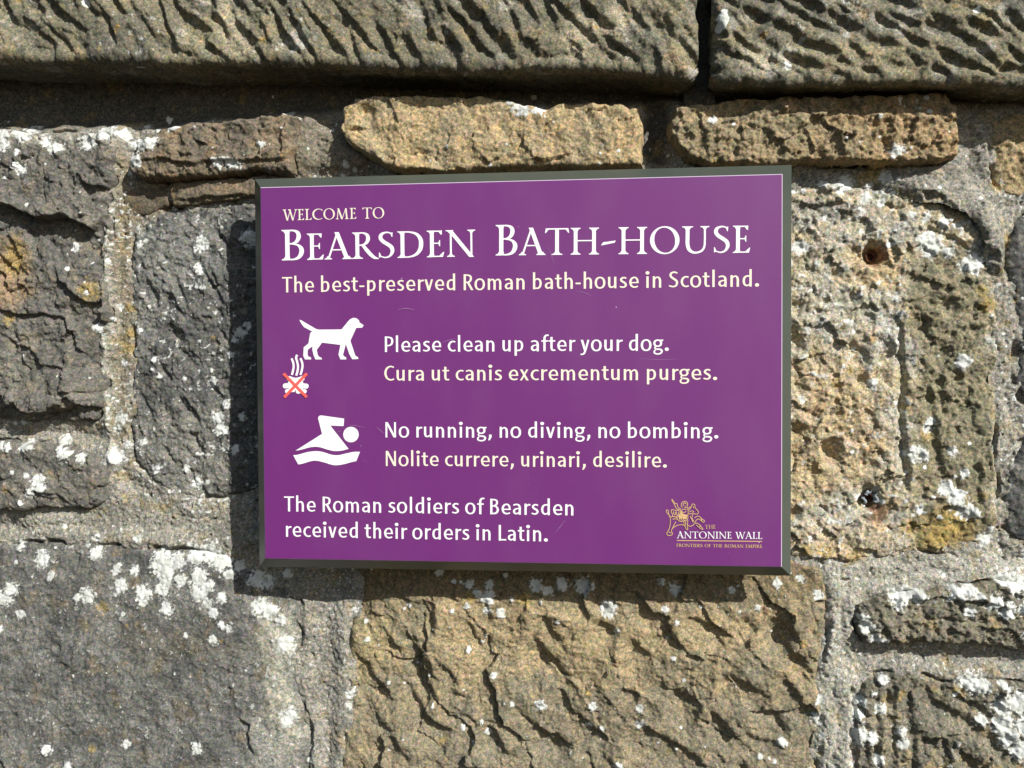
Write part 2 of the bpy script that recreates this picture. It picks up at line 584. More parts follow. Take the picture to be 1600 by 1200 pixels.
# colours: base, second, stain, speck
GREY = [(0.170, 0.158, 0.138), (0.115, 0.109, 0.099), (0.225, 0.19, 0.14), (0.065, 0.061, 0.057)]
GREY_PALE = [(0.19, 0.182, 0.163), (0.125, 0.121, 0.113), (0.225, 0.205, 0.168), (0.07, 0.068, 0.065)]
DARK = [(0.125, 0.122, 0.115), (0.08, 0.08, 0.079), (0.21, 0.195, 0.17), (0.04, 0.04, 0.04)]
BROWN = [(0.20, 0.155, 0.105), (0.145, 0.122, 0.095), (0.26, 0.18, 0.105), (0.085, 0.074, 0.06)]
TAN = [(0.37, 0.275, 0.155), (0.29, 0.235, 0.15), (0.45, 0.32, 0.17), (0.16, 0.135, 0.10)]
RUST = [(0.31, 0.22, 0.122), (0.245, 0.195, 0.122), (0.41, 0.265, 0.14), (0.10, 0.085, 0.065)]
PALE = [(0.41, 0.345, 0.235), (0.36, 0.345, 0.30), (0.44, 0.325, 0.19), (0.15, 0.138, 0.112)]
OLIVE = [(0.255, 0.205, 0.13), (0.19, 0.168, 0.118), (0.33, 0.25, 0.145), (0.12, 0.108, 0.085)]
LOWR = [(0.21, 0.185, 0.135), (0.135, 0.125, 0.10), (0.28, 0.215, 0.115), (0.075, 0.07, 0.06)]



def L_(pts, b=0.01):
    return [at(u, v, b) for u, v in pts]


# ---- narrow brown stone under the coping at the left
def ft_s1(h, x, z, s):
    f_ledge(h, x, z, L_([(205, 256), (260, 252), (300, 258), (370, 253), (470, 250)], 0.02), 0.006, 0.014)
    f_ledge(h, x, z, L_([(452, 188), (440, 215), (446, 250)], 0.02), 0.005, 0.02)


stone('narrow brown stone with pale flecks', [(205, 268), (209, 243), (232, 208), (290, 196), (350, 192), (400, 185), (445, 181), (466, 187), (462, 215),
      (456, 245), (456, 268), (430, 268), (385, 267), (330, 274), (262, 280), (222, 279)], 0.026, BROWN, 100, M_GREY, dome=0.005, er=0.006,
      mid=0.0026, ridge=0.002, feats=ft_s1, terrace=0.004, facet=((0.016, 0.25, 0.12),))


# ---- broken grey block at the left edge
def ft_s2(h, x, z, s):
    f_ledge(h, x, z, L_([(-60, 300), (0, 318), (35, 330), (70, 345), (110, 340), (150, 358), (172, 330)]), 0.026, 0.034, 0.002)
    f_ledge(h, x, z, L_([(128, 270), (140, 290), (172, 296), (180, 280)]), 0.009, 0.02)
    f_ledge(h, x, z, L_([(90, 415), (105, 440), (130, 470), (150, 476), (178, 468)]), 0.008, 0.018)
    f_ledge(h, x, z, L_([(-30, 470), (10, 484), (40, 492), (75, 490), (110, 500), (128, 545), (146, 558), (156, 548)]), 0.007, 0.018)
    f_ledge(h, x, z, L_([(0, 515), (30, 535), (55, 545), (70, 570), (105, 575), (108, 612), (150, 612), (175, 605)]), 0.006, 0.016)
    f_ledge(h, x, z, L_([(-30, 600), (5, 612), (35, 634), (60, 645), (110, 640), (130, 632), (165, 640), (185, 645)]), 0.015, 0.024)
    f_ledge(h, x, z, L_([(70, 418), (40, 440), (-20, 432)]), 0.005, 0.016)
    f_ledge(h, x, z, L_([(0, 390), (30, 425), (35, 450)]), 0.004, 0.016)


stone('cracked grey block with stepped ledges', [(-800, 215), (-100, 206), (0, 203), (60, 209), (105, 206), (178, 211), (182, 250), (178, 300), (174, 350), (172, 420),
      (170, 500), (168, 580), (166, 640), (150, 655), (90, 660), (30, 652), (-100, 648), (-800, 650)], 0.010, GREY, 200, M_GREY, dome=0.009, er=0.006,
      lump=0.006, mid=0.0024, ridge=0.0030, feats=ft_s2, terrace=0.010, t_size=0.06, t_steps=6, facet=((0.055, 0.15, 0.10), (0.018, 0.12, 0.04)), gain=0.92, speckle=0.25, zones=[([(-20, 370), (40, 380), (60, 450), (30, 480), (-20, 470)], (0.30, 0.20, 0.11), 0.6, 0.012), ([(-50, 205), (180, 205), (180, 225), (-50, 225)], (0.36, 0.34, 0.30), 0.6, 0.008)])

# ---- slivers between
stone(None, [(190, 300), (215, 288), (262, 286), (268, 318), (240, 330), (205, 345), (192, 330)], 0.004, BROWN, 310, M_GREY, dome=0.003, er=0.006, gain=0.75)


def ft_s3(h, x, z, s):
    f_ledge(h, x, z, L_([(270, 312), (330, 306), (400, 303)]), 0.006, 0.012)


stone('ochre sliver wedged over dark stone', [(272, 286), (335, 280), (400, 276), (440, 280), (440, 306), (400, 306), (338, 314), (274, 322), (266, 305)], 0.010, BROWN, 330, M_GREY,
      dome=0.003, er=0.004, ridge=0.002, feats=ft_s3, gain=0.9)


# ---- dark stone beside the sign
def ft_s4(h, x, z, s):
    r = np.random.default_rng(5)
    for (u, v, a, ln, w, dp) in ((272, 520, 45, 34, 22, 9), (285, 460, 68, 70, 11, 4), (258, 582, 55, 34, 10, 5), (300, 640, 62, 60, 12, 5),
                                 (262, 710, 55, 40, 9, 4), (330, 440, 60, 80, 10, 5), (225, 630, 60, 50, 11, 4), (305, 690, 58, 40, 10, 5),
                                 (335, 610, 55, 40, 12, 5), (290, 555, 50, 40, 10, 3), (240, 460, 66, 50, 9, 3), (350, 380, 60, 60, 12, 5)):
        cx, cz = at(u, v, 0.005)
        f_gouge(h, x, z, cx, cz, deg(a), ln * PX, w * PX, dp * 0.001)
    for _ in range(40):
        cx, cz = at(r.uniform(210, 420), r.uniform(330, 760), 0.005)
        f_gouge(h, x, z, cx, cz, deg(r.uniform(45, 75)), r.uniform(15, 45) * PX, r.uniform(6, 12) * PX, r.uniform(1, 3) * 0.001)


stone('dark stone crusted with pale specks', [(213, 352), (235, 338), (262, 326), (330, 320), (400, 316), (455, 318), (462, 500), (458, 770), (400, 768), (350, 776), (300, 777), (262, 764),
      (235, 746), (212, 720), (204, 650), (210, 540), (203, 440)], 0.001, DARK, 400, M_GREY, dome=0.004, er=0.006, mid=0.0026, fine=0.0011, ridge=0.002, feats=ft_s4, speckle=0.62, speck_size=0.0075, speck_lo=0.10, facet=((0.030, 0.10, 0.05), (0.006, 0.15, 0.08)), zones=[([(206, 345), (330, 325), (345, 420), (260, 470), (225, 560), (206, 560)], (0.215, 0.21, 0.195), 0.6, 0.02), ([(215, 640), (330, 640), (350, 760), (300, 775), (215, 710)], (0.22, 0.21, 0.185), 0.65, 0.02)])


# ---- small lower left stone
def ft_s5(h, x, z, s):
    f_ledge(h, x, z, L_([(40, 790), (60, 765), (90, 770), (120, 790)]), 0.004, 0.014)
    f_ledge(h, x, z, L_([(20, 700), (80, 690), (120, 705), (160, 718)]), -0.004, 0.012)
    f_pit(h, x, z, *at(44, 722), 0.005, 0.004)
    f_pit(h, x, z, *at(55, 730), 0.003, 0.003)


stone('grey stone with white blotches', [(-800, 690), (-60, 684), (0, 690), (60, 694), (120, 700), (168, 726), (168, 780), (150, 792), (100, 794), (40, 796), (0, 796), (-80, 798), (-800, 795)],
      0.013, GREY, 500, M_GREY, dome=0.005, er=0.006, feats=ft_s5, mid=0.002, terrace=0.005, speckle=0.25, facet=((0.022, 0.2, 0.1),))


# ---- big lower left stone
def ft_s6(h, x, z, s):
    f_ledge(h, x, z, L_([(232, 1045), (270, 1040), (310, 1024), (360, 1016), (400, 1022), (440, 1040)]), -0.004, 0.022, 0.004)
    f_ledge(h, x, z, L_([(372, 1115), (392, 1130), (390, 1160), (398, 1180)]), 0.006, 0.02)
    f_ledge(h, x, z, L_([(60, 1215), (90, 1180), (92, 1150), (85, 1120)]), 0.005, 0.02)
    f_ledge(h, x, z, L_([(-20, 1160), (20, 1200), (40, 1260)]), 0.007, 0.03)
    f_pit(h, x, z, *at(357, 1077), 0.004, 0.003)
    f_pit(h, x, z, *at(92, 1010), 0.006, 0.003)
    f_pit(h, x, z, *at(100, 1040), 0.006, 0.003)
    f_pit(h, x, z, *at(118, 873), 0.006, 0.004)


stone('large smooth grey stone with white crust', [(-800, 850), (-60, 852), (30, 850), (80, 846), (150, 850), (230, 856), (300, 858), (356, 864), (385, 890), (420, 915), (455, 925), (476, 948), (474, 985),
      (466, 1010), (465, 1050), (474, 1090), (484, 1130), (490, 1170), (482, 1240), (484, 1700), (-800, 1700)], 0.003, [(0.20, 0.195, 0.180), (0.105, 0.104, 0.099), (0.185, 0.152, 0.108), (0.055, 0.055, 0.053)], 600, M_GREY, dome=0.012, dlen=0.06,
      er=0.007, lump=0.006, lump_size=0.10, ridge=0.0012, mid=0.0018, fine=0.0009, feats=ft_s6, speckle=0.5, gain=0.9,  zones=[([(405, 940), (470, 960), (462, 1060), (476, 1150), (450, 1180), (430, 1120), (415, 1040)], (0.42, 0.40, 0.33), 0.75, 0.014), ([(200, 985), (330, 985), (430, 1010), (420, 1030), (330, 1010), (230, 1030)], (0.135, 0.118, 0.088), 0.4, 0.016), ([(400, 1120), (470, 1160), (480, 1300), (400, 1300)], (0.36, 0.35, 0.31), 0.5, 0.012)])


# ---- big lower centre stone, chisel marks
def ft_s7(h, x, z, s):
    r = np.random.default_rng(7)
    b = 0.016
    G = [(580, 1070, 52, 120, 26, 8), (600, 1150, 50, 150, 26, 8), (655, 1030, 62, 110, 24, 10), (665, 1075, 60, 60, 18, 8), (672, 970, 92, 60, 20, 9),
         (678, 1140, 30, 60, 24, 12), (650, 1105, 55, 90, 20, 8), (860, 990, 55, 60, 18, 8), (870, 1050, 52, 100, 24, 9), (890, 1110, 55, 70, 18, 8),
         (845, 1030, 60, 90, 28, 6), (945, 985, 20, 50, 24, 9), (840, 1150, 45, 110, 24, 9), (870, 1165, 35, 60, 22, 10), (775, 1160, 60, 70, 20, 9),
         (1055, 1005, 60, 40, 16, 6), (985, 1085, 20, 30, 14, 5), (1070, 1100, 15, 60, 34, 12), (1110, 985, 30, 80, 20, 8), (1172, 980, 50, 40, 22, 8),
         (1225, 990, 45, 60, 30, 10), (1235, 1020, 50, 80, 18, 7), (1165, 1080, 30, 80, 26, 11), (1240, 1090, 55, 80, 26, 9), (1215, 1130, 60, 80, 22, 8),
         (1125, 1010, 45, 24, 14, 5), (1190, 1165, 30, 70, 20, 7), (1260, 1050, 60, 60, 18, 7), (740, 1000, 60, 60, 18, 5), (700, 1060, 55, 60, 16, 5),
         (1000, 1020, 40, 50, 16, 5), (930, 1150, 40, 80, 20, 6), (1020, 1150, 40, 90, 22, 7), (1080, 1190, 40, 90, 22, 8), (715, 1090, 20, 40, 20, 6),
         (610, 1010, 58, 70, 18, 6), (1130, 1140, 45, 70, 18, 7), (760, 960, 70, 40, 14, 5), (1010, 960, 40, 40, 14, 5)]
    for (u, v, a, ln, w, dp) in G:
        f_gouge(h, x, z, *at(u, v, b), deg(a + r.normal(0, 4)), ln * PX * 0.85, w * PX * 1.75, dp * 0.001 * 1.0, 0.17, 0.85)
    for _ in range(16):
        v = r.uniform(900, 1450)
        f_gouge(h, x, z, *at(r.uniform(550, 1280), v, b), deg(r.uniform(35, 65)), r.uniform(20, 60) * PX, r.uniform(14, 34) * PX, r.uniform(1.2, 4) * 0.001, 0.2, 0.9)
    for _ in range(36):
        f_gouge(h, x, z, *at(r.uniform(540, 1290), r.uniform(1215, 1480), b), deg(r.uniform(40, 62)), r.uniform(50, 120) * PX, r.uniform(18, 28) * PX, r.uniform(5, 9) * 0.001)


stone('large tan stone with slanting chisel gouges', [(555, 870), (558, 930), (546, 985), (545, 1030), (548, 1070), (540, 1130), (534, 1200), (530, 1700), (1275, 1700), (1272, 1210), (1284, 1140),
      (1272, 1070), (1284, 1030), (1292, 990), (1290, 930), (1284, 890), (1235, 872), (1000, 864), (760, 868)], 0.005, OLIVE, 700, M_TAN, dome=0.005, er=0.006,
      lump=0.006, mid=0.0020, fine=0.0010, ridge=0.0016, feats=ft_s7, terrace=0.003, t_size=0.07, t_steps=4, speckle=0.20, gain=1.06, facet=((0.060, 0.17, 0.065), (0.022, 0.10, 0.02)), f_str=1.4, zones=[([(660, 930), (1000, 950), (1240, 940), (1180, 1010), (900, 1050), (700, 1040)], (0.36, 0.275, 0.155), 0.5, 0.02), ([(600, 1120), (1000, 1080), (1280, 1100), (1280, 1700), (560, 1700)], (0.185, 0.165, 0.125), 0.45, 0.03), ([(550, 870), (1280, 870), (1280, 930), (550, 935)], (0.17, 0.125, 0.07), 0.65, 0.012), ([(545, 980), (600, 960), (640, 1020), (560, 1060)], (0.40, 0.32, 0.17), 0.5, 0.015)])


# ---- honeycombed pale stone right of the sign
def ft_s8(h, x, z, s):
    r = np.random.default_rng(8)
    b = 0.008
    for (u, v, rr, dp) in ((1264, 403, 8, 5), (1265, 425, 5, 4), (1245, 480, 11, 7), (1242, 535, 11, 8), (1335, 465, 9, 6), (1342, 560, 14, 8), (1330, 545, 9, 6),
                           (1388, 560, 13, 8), (1385, 535, 9, 6), (1440, 508, 11, 7), (1485, 478, 12, 6), (1470, 545, 12, 6), (1300, 645, 9, 5), (1355, 650, 9, 5),
                           (1355, 725, 12, 7), (1300, 700, 12, 7), (1242, 672, 10, 7), (1244, 705, 9, 7), (1268, 738, 9, 5), (1240, 800, 9, 5), (1355, 500, 8, 5),
                           (1430, 440, 9, 4), (1290, 340, 8, 4), (1270, 350, 6, 4), (1305, 610, 7, 4), (1298, 720, 11, 6), (1240, 570, 9, 6), (1345, 595, 5, 3),
                           (1525, 590, 10, 5), (1530, 490, 10, 5), (1460, 560, 8, 4)):
        f_pit(h, x, z, *at(u, v, b), rr * PX * 1.15, dp * 0.001)
    for _ in range(80):
        u, v = r.normal(1300, 50), r.uniform(330, 860)
        q = r.random() ** 3
        f_pit(h, x, z, *at(u, v, b), (2 + 9 * q) * PX, (1 + 5 * q) * 0.001)
    for _ in range(70):
        u, v = r.uniform(1420, 1550), r.uniform(400, 860)
        f_pit(h, x, z, *at(u, v, b), r.uniform(3, 8) * PX, r.uniform(1, 3) * 0.001)
    f_pit(h, x, z, *at(1364, 399, b), 15 * PX, 0.020)
    f_pit(h, x, z, *at(1364, 383, b), 6 * PX, 0.004)
    f_pit(h, x, z, *at(1360, 778, b), 17 * PX, 0.018)
    # groove down the middle, narrow step at its right
    for (u, v, a, ln, w, dp) in ((1410, 570, 88, 130, 10, 7), (1413, 680, 87, 110, 10, 7), (1418, 740, 88, 50, 12, 5), (1462, 680, 82, 150, 16, 6), (1470, 610, 80, 60, 16, 5)):
        f_gouge(h, x, z, *at(u, v, b), deg(a), ln * PX, w * PX, dp * 0.001)
    f_ledge(h, x, z, L_([(1245, 318), (1280, 322), (1310, 312), (1340, 320)], b), 0.005, 0.015)
    f_ledge(h, x, z, L_([(1440, 350), (1460, 360), (1490, 372), (1520, 395)], b), 0.006, 0.015)
    f_ledge(h, x, z, L_([(1300, 325), (1330, 335), (1345, 325)], b), 0.004, 0.012)


stone('pale honeycombed stone with two rusty holes', [(1100, 318), (1226, 300), (1262, 292), (1300, 284), (1350, 292), (1400, 298), (1450, 306), (1505, 322), (1540, 360), (1556, 430), (1558, 540), (1556, 620),
      (1552, 700), (1560, 760), (1556, 820), (1535, 858), (1490, 866), (1440, 860), (1395, 872), (1330, 876), (1270, 872), (1100, 868)], 0.004, PALE, 800, M_TAN,
      dome=0.003, er=0.006, lump=0.005, mid=0.0020, mid_size=0.014, fine=0.0010, ridge=0.0018, feats=ft_s8, speckle=0.72, speck_lo=0.06, gain=1.0, facet=((0.026, 0.15, 0.12), (0.010, 0.18, 0.07)), terrace=0.003, t_size=0.035, speck_size=0.010, zones=[([(1418, 390), (1545, 400), (1556, 860), (1430, 860), (1424, 600)], (0.195, 0.172, 0.112), 0.9, 0.010, 0.75), ([(1240, 560), (1330, 540), (1400, 700), (1300, 790), (1240, 760)], (0.42, 0.30, 0.16), 0.55, 0.02, 0.3), ([(1260, 420), (1400, 440), (1400, 540), (1260, 520)], (0.36, 0.345, 0.30), 0.5, 0.02), ([(1430, 790), (1530, 780), (1530, 862), (1425, 862)], (0.27, 0.195, 0.075), 0.65, 0.014), ([(1340, 395), (1400, 400), (1412, 450), (1330, 440)], (0.46, 0.33, 0.18), 0.7, 0.012), ([(1240, 310), (1345, 315), (1330, 345), (1240, 335)], (0.17, 0.16, 0.145), 0.7, 0.007), ([(1366, 392), (1384, 402), (1372, 420), (1362, 412)], (0.20, 0.08, 0.03), 0.8, 0.004), ([(1350, 784), (1374, 780), (1384, 806), (1366, 822), (1352, 806)], (0.17, 0.09, 0.05), 0.85, 0.006), ([(1230, 820), (1400, 815), (1400, 870), (1230, 870)], (0.46, 0.35, 0.22), 0.5, 0.015)])


# ---- the two raised stones under the coping
def ft_s9(h, x, z, s):
    f_pit(h, x, z, *at(570, 180, 0.03), 0.012, 0.006)
    f_pit(h, x, z, *at(650, 240, 0.03), 0.012, 0.004)
    f_pit(h, x, z, *at(785, 200, 0.03), 0.010, 0.004)
    f_ledge(h, x, z, L_([(556, 165), (572, 200), (600, 245)], 0.03), -0.005, 0.02, 0.005)
    f_pit(h, x, z, *at(850, 162, 0.03), 0.010, 0.006)


stone('long rounded tan stone', [(534, 200), (540, 172), (562, 155), (640, 151), (760, 155), (800, 160), (850, 170), (880, 160), (960, 164), (997, 170), (1004, 205), (1002, 258),
      (930, 262), (860, 258), (760, 264), (690, 268), (615, 264), (575, 244), (548, 222)], 0.026, TAN, 900, M_TAN, dome=0.003, er=0.005, gain=1.08, facet=((0.035, 0.15, 0.08),), lump=0.004, mid=0.0022, fine=0.0011, feats=ft_s9, ridge=0.0015)


def ft_s10(h, x, z, s):
    r = np.random.default_rng(10)
    for _ in range(40):
        f_pit(h, x, z, *at(r.uniform(1050, 1490), r.uniform(160, 250), 0.03), r.uniform(3, 8) * PX, r.uniform(0.8, 2.4) * 0.001)
    f_ledge(h, x, z, L_([(1060, 178), (1110, 190), (1170, 176), (1215, 155), (1250, 172), (1330, 176), (1400, 172), (1495, 182)], 0.03), -0.010, 0.02, 0.004)
    f_ledge(h, x, z, L_([(1320, 185), (1312, 215), (1318, 250)], 0.03), 0.004, 0.012)


stone('rusty orange stone beneath coping', [(1046, 190), (1058, 172), (1090, 164), (1150, 158), (1215, 150), (1300, 153), (1400, 150), (1478, 150), (1496, 168), (1498, 205), (1494, 246), (1440, 252),
      (1360, 254), (1280, 252), (1180, 258), (1110, 254), (1072, 242), (1050, 215)], 0.026, RUST, 1000, M_TAN, dome=0.002, er=0.004, facet=((0.022, 0.22, 0.12),), lump=0.005, mid=0.0036, fine=0.0014,
      mid_size=0.012, ridge=0.003, feats=ft_s10, terrace=0.004, speckle=0.12, zones=[([(1050, 165), (1300, 165), (1240, 250), (1060, 250)], (0.25, 0.205, 0.13), 0.7, 0.015)])

# ---- right edge stones
stone('tan stone at the right end of top course', [(1542, 190), (1580, 178), (1640, 176), (1760, 176), (2450, 176), (2450, 308), (1700, 308), (1620, 312), (1575, 304), (1552, 284), (1545, 240)], 0.004, TAN, 1100, M_TAN,
      dome=0.003, er=0.005, facet=((0.022, 0.2, 0.1),), mid=0.003, ridge=0.002)
stone('dark stone at right edge', [(1572, 345), (1590, 322), (1700, 318), (2450, 320), (2450, 640), (1700, 640), (1600, 634), (1578, 600), (1585, 540), (1572, 480), (1566, 400)], 0.000, DARK, 1200, M_GREY,
      dome=0.007, er=0.012, mid=0.0024, gain=0.9)
stone(None, [(1596, 690), (1640, 680), (2450, 678), (2450, 856), (1700, 856), (1610, 850), (1570, 838), (1562, 790), (1572, 735)], 0.002, DARK, 1300, M_GREY, dome=0.007, er=0.010, mid=0.0024, speckle=0.2)


def ft_s14(h, x, z, s):
    f_ledge(h, x, z, L_([(1345, 962), (1400, 966), (1450, 970), (1500, 974), (1600, 980)], 0.02), -0.005, 0.012)
    f_ledge(h, x, z, L_([(1390, 940), (1470, 934), (1540, 940), (1600, 960)], 0.02), 0.006, 0.014)
    r = np.random.default_rng(14)
    for _ in range(60):
        f_pit(h, x, z, *at(r.uniform(1345, 1640), r.uniform(925, 1005), 0.02), r.uniform(2, 6) * PX, r.uniform(1, 3.5) * 0.001)


stone('overhanging stone crusted with white blotches', [(1338, 972), (1342, 945), (1385, 932), (1440, 924), (1500, 912), (1560, 908), (1650, 916), (1800, 920), (2450, 920), (2450, 1015), (1700, 1020), (1600, 1016), (1560, 1006), (1500, 1002),
      (1440, 1002), (1400, 1006), (1356, 1006), (1342, 990)], 0.017, LOWR, 1400, M_TAN, dome=0.006, er=0.007, mid=0.0036, mid_size=0.011, fine=0.0012, ridge=0.003, feats=ft_s14, speckle=0.45, terrace=0.005, t_size=0.03, facet=((0.014, 0.28, 0.14),))


def ft_s15(h, x, z, s):
    for (u, a, w, dp) in ((1350, 88, 16, 4), (1395, 90, 18, 5), (1425, 88, 16, 5), (1370, 90, 12, 4)):
        f_gouge(h, x, z, *at(u, 1140, 0.01), deg(a), 170 * PX, w * PX, dp * 0.001)
    for (u, v, a, ln, w, dp) in ((1480, 1110, 40, 100, 26, 7), (1540, 1150, 45, 90, 24, 6), (1450, 1160, 50, 100, 22, 6), (1500, 1180, 40, 80, 22, 6), (1500, 1090, 30, 60, 18, 5)):
        f_gouge(h, x, z, *at(u, v, 0.01), deg(a), ln * PX, w * PX, dp * 0.001)
    f_ledge(h, x, z, L_([(1340, 1090), (1335, 1120), (1338, 1180), (1340, 1230)]), 0.008, 0.012)


stone('speckled lower right stone with upright grooves', [(1332, 1078), (1352, 1058), (1400, 1050), (1440, 1052), (1475, 1068), (1530, 1060), (1600, 1066), (1700, 1070), (2450, 1070), (2450, 1700), (1326, 1700), (1330, 1300), (1328, 1180)], 0.008,
      LOWR, 1500, M_TAN, dome=0.006, er=0.007, lump=0.005, mid=0.003, fine=0.0011, ridge=0.002, feats=ft_s15, speckle=0.4, terrace=0.006, facet=((0.03, 0.2, 0.12), (0.012, 0.2, 0.1)))

# ------------------------------------------------------------------ the wall: one thing, its stones and mortar are parts
wall = bpy.data.objects.new('stone_wall', None)
COL.objects.link(wall)
wall.location = (0, 0, Z0)
wall.empty_display_size = 0.2
wall['label'] = 'weathered rubble stone wall with lichen, mortar joints and tooled coping behind the purple sign'
wall['category'] = 'wall'
wall['kind'] = 'thing'

# mortar: the whole face lies under the stones
hm = -0.006 + 0.0030 * fbm(GXX, GZZ, 0.07, 3, 0.5, 51) + 0.0013 * fbm(GXX, GZZ, 0.012, 4, 0.6, 52) + 0.0007 * FINE + 0.00022 * GRAIN
hm += 0.0085 * sstep(-0.030, 0.0, ALL_SDF)          # pointed up against the stones
_crk = sstep(0.0, 0.35, fbm(GXX, GZZ, 0.05, 3, 0.6, 57))
hm -= 0.009 * _crk * sstep(-0.0045, -0.001, ALL_SDF)    # open cracks where it has shrunk away
hm += 0.0016 * fbm(GXX, GZZ, 0.005, 2, 0.6, 58) + 0.0030 * fbm(GXX + WARPX, GZZ + WARPZ, 0.030, 4, 0.6, 59) + facets(GXX + WARPX, GZZ + WARPZ, 0.005, 66, 0.08, 0.05)
hm -= 0.004 * sstep(0.36, 0.55, fbm(GXX, GZZ, 0.014, 3, 0.6, 67))


def region(pts, soft=0.012):
    P = [at(u, v, 0.0) for u, v in pts]
    m = (poly_sdf(C([p[0] for p in P]), C([p[1] for p in P]), GXX + WARPX * 2.5, GZZ + WARPZ * 2.5) > 0).astype(np.float32)
    k = max(1, int(soft * 0.7 / STEP))
    for _ in range(3):
        for ax in (0, 1):
            c = np.cumsum(np.pad(m, [(k + 1, k) if a == ax else (0, 0) for a in (0, 1)], mode='edge'), axis=ax, dtype=np.float64)
            n = m.shape[ax]
            m = ((np.take(c, range(2 * k + 1, 2 * k + 1 + n), ax) - np.take(c, range(0, n), ax)) / (2 * k + 1)).astype(np.float32)
    return m


hm -= 0.016 * region([(-500, 60), (2100, 60), (2100, 140), (1030, 150), (1000, 160), (530, 165), (460, 175), (240, 190), (0, 196), (-500, 196)], 0.006)
hm -= 0.014 * region([(1006, 165), (1044, 165), (1050, 250), (1008, 250)], 0.006)
hm += 0.013 * region([(455, 190), (500, 182), (530, 215), (580, 262), (450, 270)], 0.008)
hm += 0.008 * region([(170, 740), (240, 780), (300, 790), (430, 790), (430, 860), (360, 860), (150, 850), (60, 840), (20, 810), (160, 800)], 0.01)
hm += 0.006 * region([(474, 930), (552, 930), (546, 1250), (488, 1250)], 0.01)
hm += 0.011 * region([(1290, 885), (1540, 872), (1600, 890), (1600, 905), (1340, 930), (1335, 1050), (1330, 1250), (1275, 1250)], 0.01)
hm += 0.010 * region([(1380, 262), (1500, 262), (1560, 330), (1575, 430), (1540, 420), (1490, 360), (1400, 300)], 0.01)
hm += 0.006 * region([(1500, 170), (1550, 180), (1560, 330), (1570, 700), (1560, 860), (1556, 420), (1500, 350), (1420, 290), (1300, 275), (1490, 262)], 0.01)
hm += 0.006 * region([(1555, 640), (1640, 640), (1640, 680), (1590, 690), (1560, 740)], 0.01)
hm += 0.005 * region([(1340, 1022), (1640, 1030), (1640, 1062), (1340, 1056)], 0.008)
# brushed streaks in the wide mortar
hm += 0.0003 * fbm(GXX * 0.22, GZZ, 0.0045, 3, 0.6, 61)
# raised ribbon of pointing left of the dark stone
P = L_([(183, 215), (178, 300), (174, 420), (170, 560), (172, 660), (180, 720)], 0)
bestd = np.full(GXX.shape, 9.0, np.float32)
for k in range(len(P) - 1):
    (ax, az), (bx, bz) = P[k], P[k + 1]
    ex, ez = bx - ax, bz - az
    t = np.clip(((GXX - ax) * ex + (GZZ - az) * ez) / (ex * ex + ez * ez), 0, 1)
    bestd = np.minimum(bestd, np.hypot(GXX + WARPX - ax - t * ex, GZZ - az - t * ez))
rib = np.exp(-(bestd / 0.0045) ** 2) * sstep(-0.45, 0.1, fbm(GXX, GZZ, 0.035, 3, 0.6, 68))
hm += 0.0045 * rib
hm += 0.006 * np.exp(-(bestd / 0.02) ** 2)
MORT = [(0.305, 0.286, 0.248), (0.225, 0.212, 0.185), (0.31, 0.27, 0.20), (0.13, 0.125, 0.112)]
mt = palette(GXX, GZZ, 50, MORT)
recess_shade = region([(-500, 60), (2100, 60), (2100, 150), (1500, 160), (1044, 165), (1044, 262), (1006, 262), (1000, 160), (540, 160), (480, 180), (240, 190), (160, 200), (-500, 200)], 0.006)
mt = mix3(mt, C([0.072, 0.067, 0.058])[None, None, :], 0.85 * recess_shade)  # shade under the coping and in the gap, painted into the mortar colour
mt = mix3(mt, C([0.20, 0.165, 0.11])[None, None, :], 0.75 * region([(182, 220), (260, 290), (270, 330), (210, 350), (204, 700), (182, 700)], 0.006))
mt = mix3(mt, C([0.48, 0.46, 0.41])[None, None, :], 0.45 * rib)
mt = mix3(mt, C([0.46, 0.44, 0.38])[None, None, :], 0.6 * region([(1290, 885), (1540, 872), (1600, 890), (1600, 905), (1340, 930), (1335, 1250), (1275, 1250)], 0.02))
mt = mix3(mt, C([0.25, 0.19, 0.09])[None, None, :], 0.6 * sstep(0.12, 0.45, fbm(GXX, GZZ, 0.03, 4, 0.6, 63)))
mt = mt * (1 + 0.12 * GRAIN + 0.35 * FINE)[..., None]
mt = mix3(mt, C([0.36, 0.25, 0.075])[None, None, :], np.clip(OCH, 0, 1) * 0.6)
mlich = np.maximum(LICH, 0.75 * sstep(0.16, 0.5, fbm(GXX, GZZ, 0.005, 2, 0.6, 71) * 0.8 + 0.4 * fbm(GXX, GZZ, 0.09, 2, 0.5, 72)))
mlich = mlich * (1 - 0.6 * recess_shade)
_pk = region([(448, 180), (540, 180), (590, 268), (448, 275)], 0.006)
mt = mix3(mt, C([0.17, 0.145, 0.105])[None, None, :], 0.75 * _pk)
mlich = np.maximum(mlich * (1 - 0.7 * _pk), LICH)
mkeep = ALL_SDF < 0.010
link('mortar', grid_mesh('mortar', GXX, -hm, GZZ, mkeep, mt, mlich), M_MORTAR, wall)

STONE_AT = {}
for (label, name, W, x, h, z, keep, tint, lich, mat) in STONES:
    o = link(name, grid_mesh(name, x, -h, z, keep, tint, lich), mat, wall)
    if label:
        o['label'] = label
        STONE_AT[label] = o


def box(bm, a, b):
    vs = [bm.verts.new((x, y, z)) for x in (a[0], b[0]) for y in (a[1], b[1]) for z in (a[2], b[2])]
    for f in ((0, 1, 3, 2), (4, 6, 7, 5), (0, 4, 5, 1), (2, 3, 7, 6), (0, 2, 6, 4), (1, 5, 7, 3)):
        bm.faces.new([vs[k] for k in f])


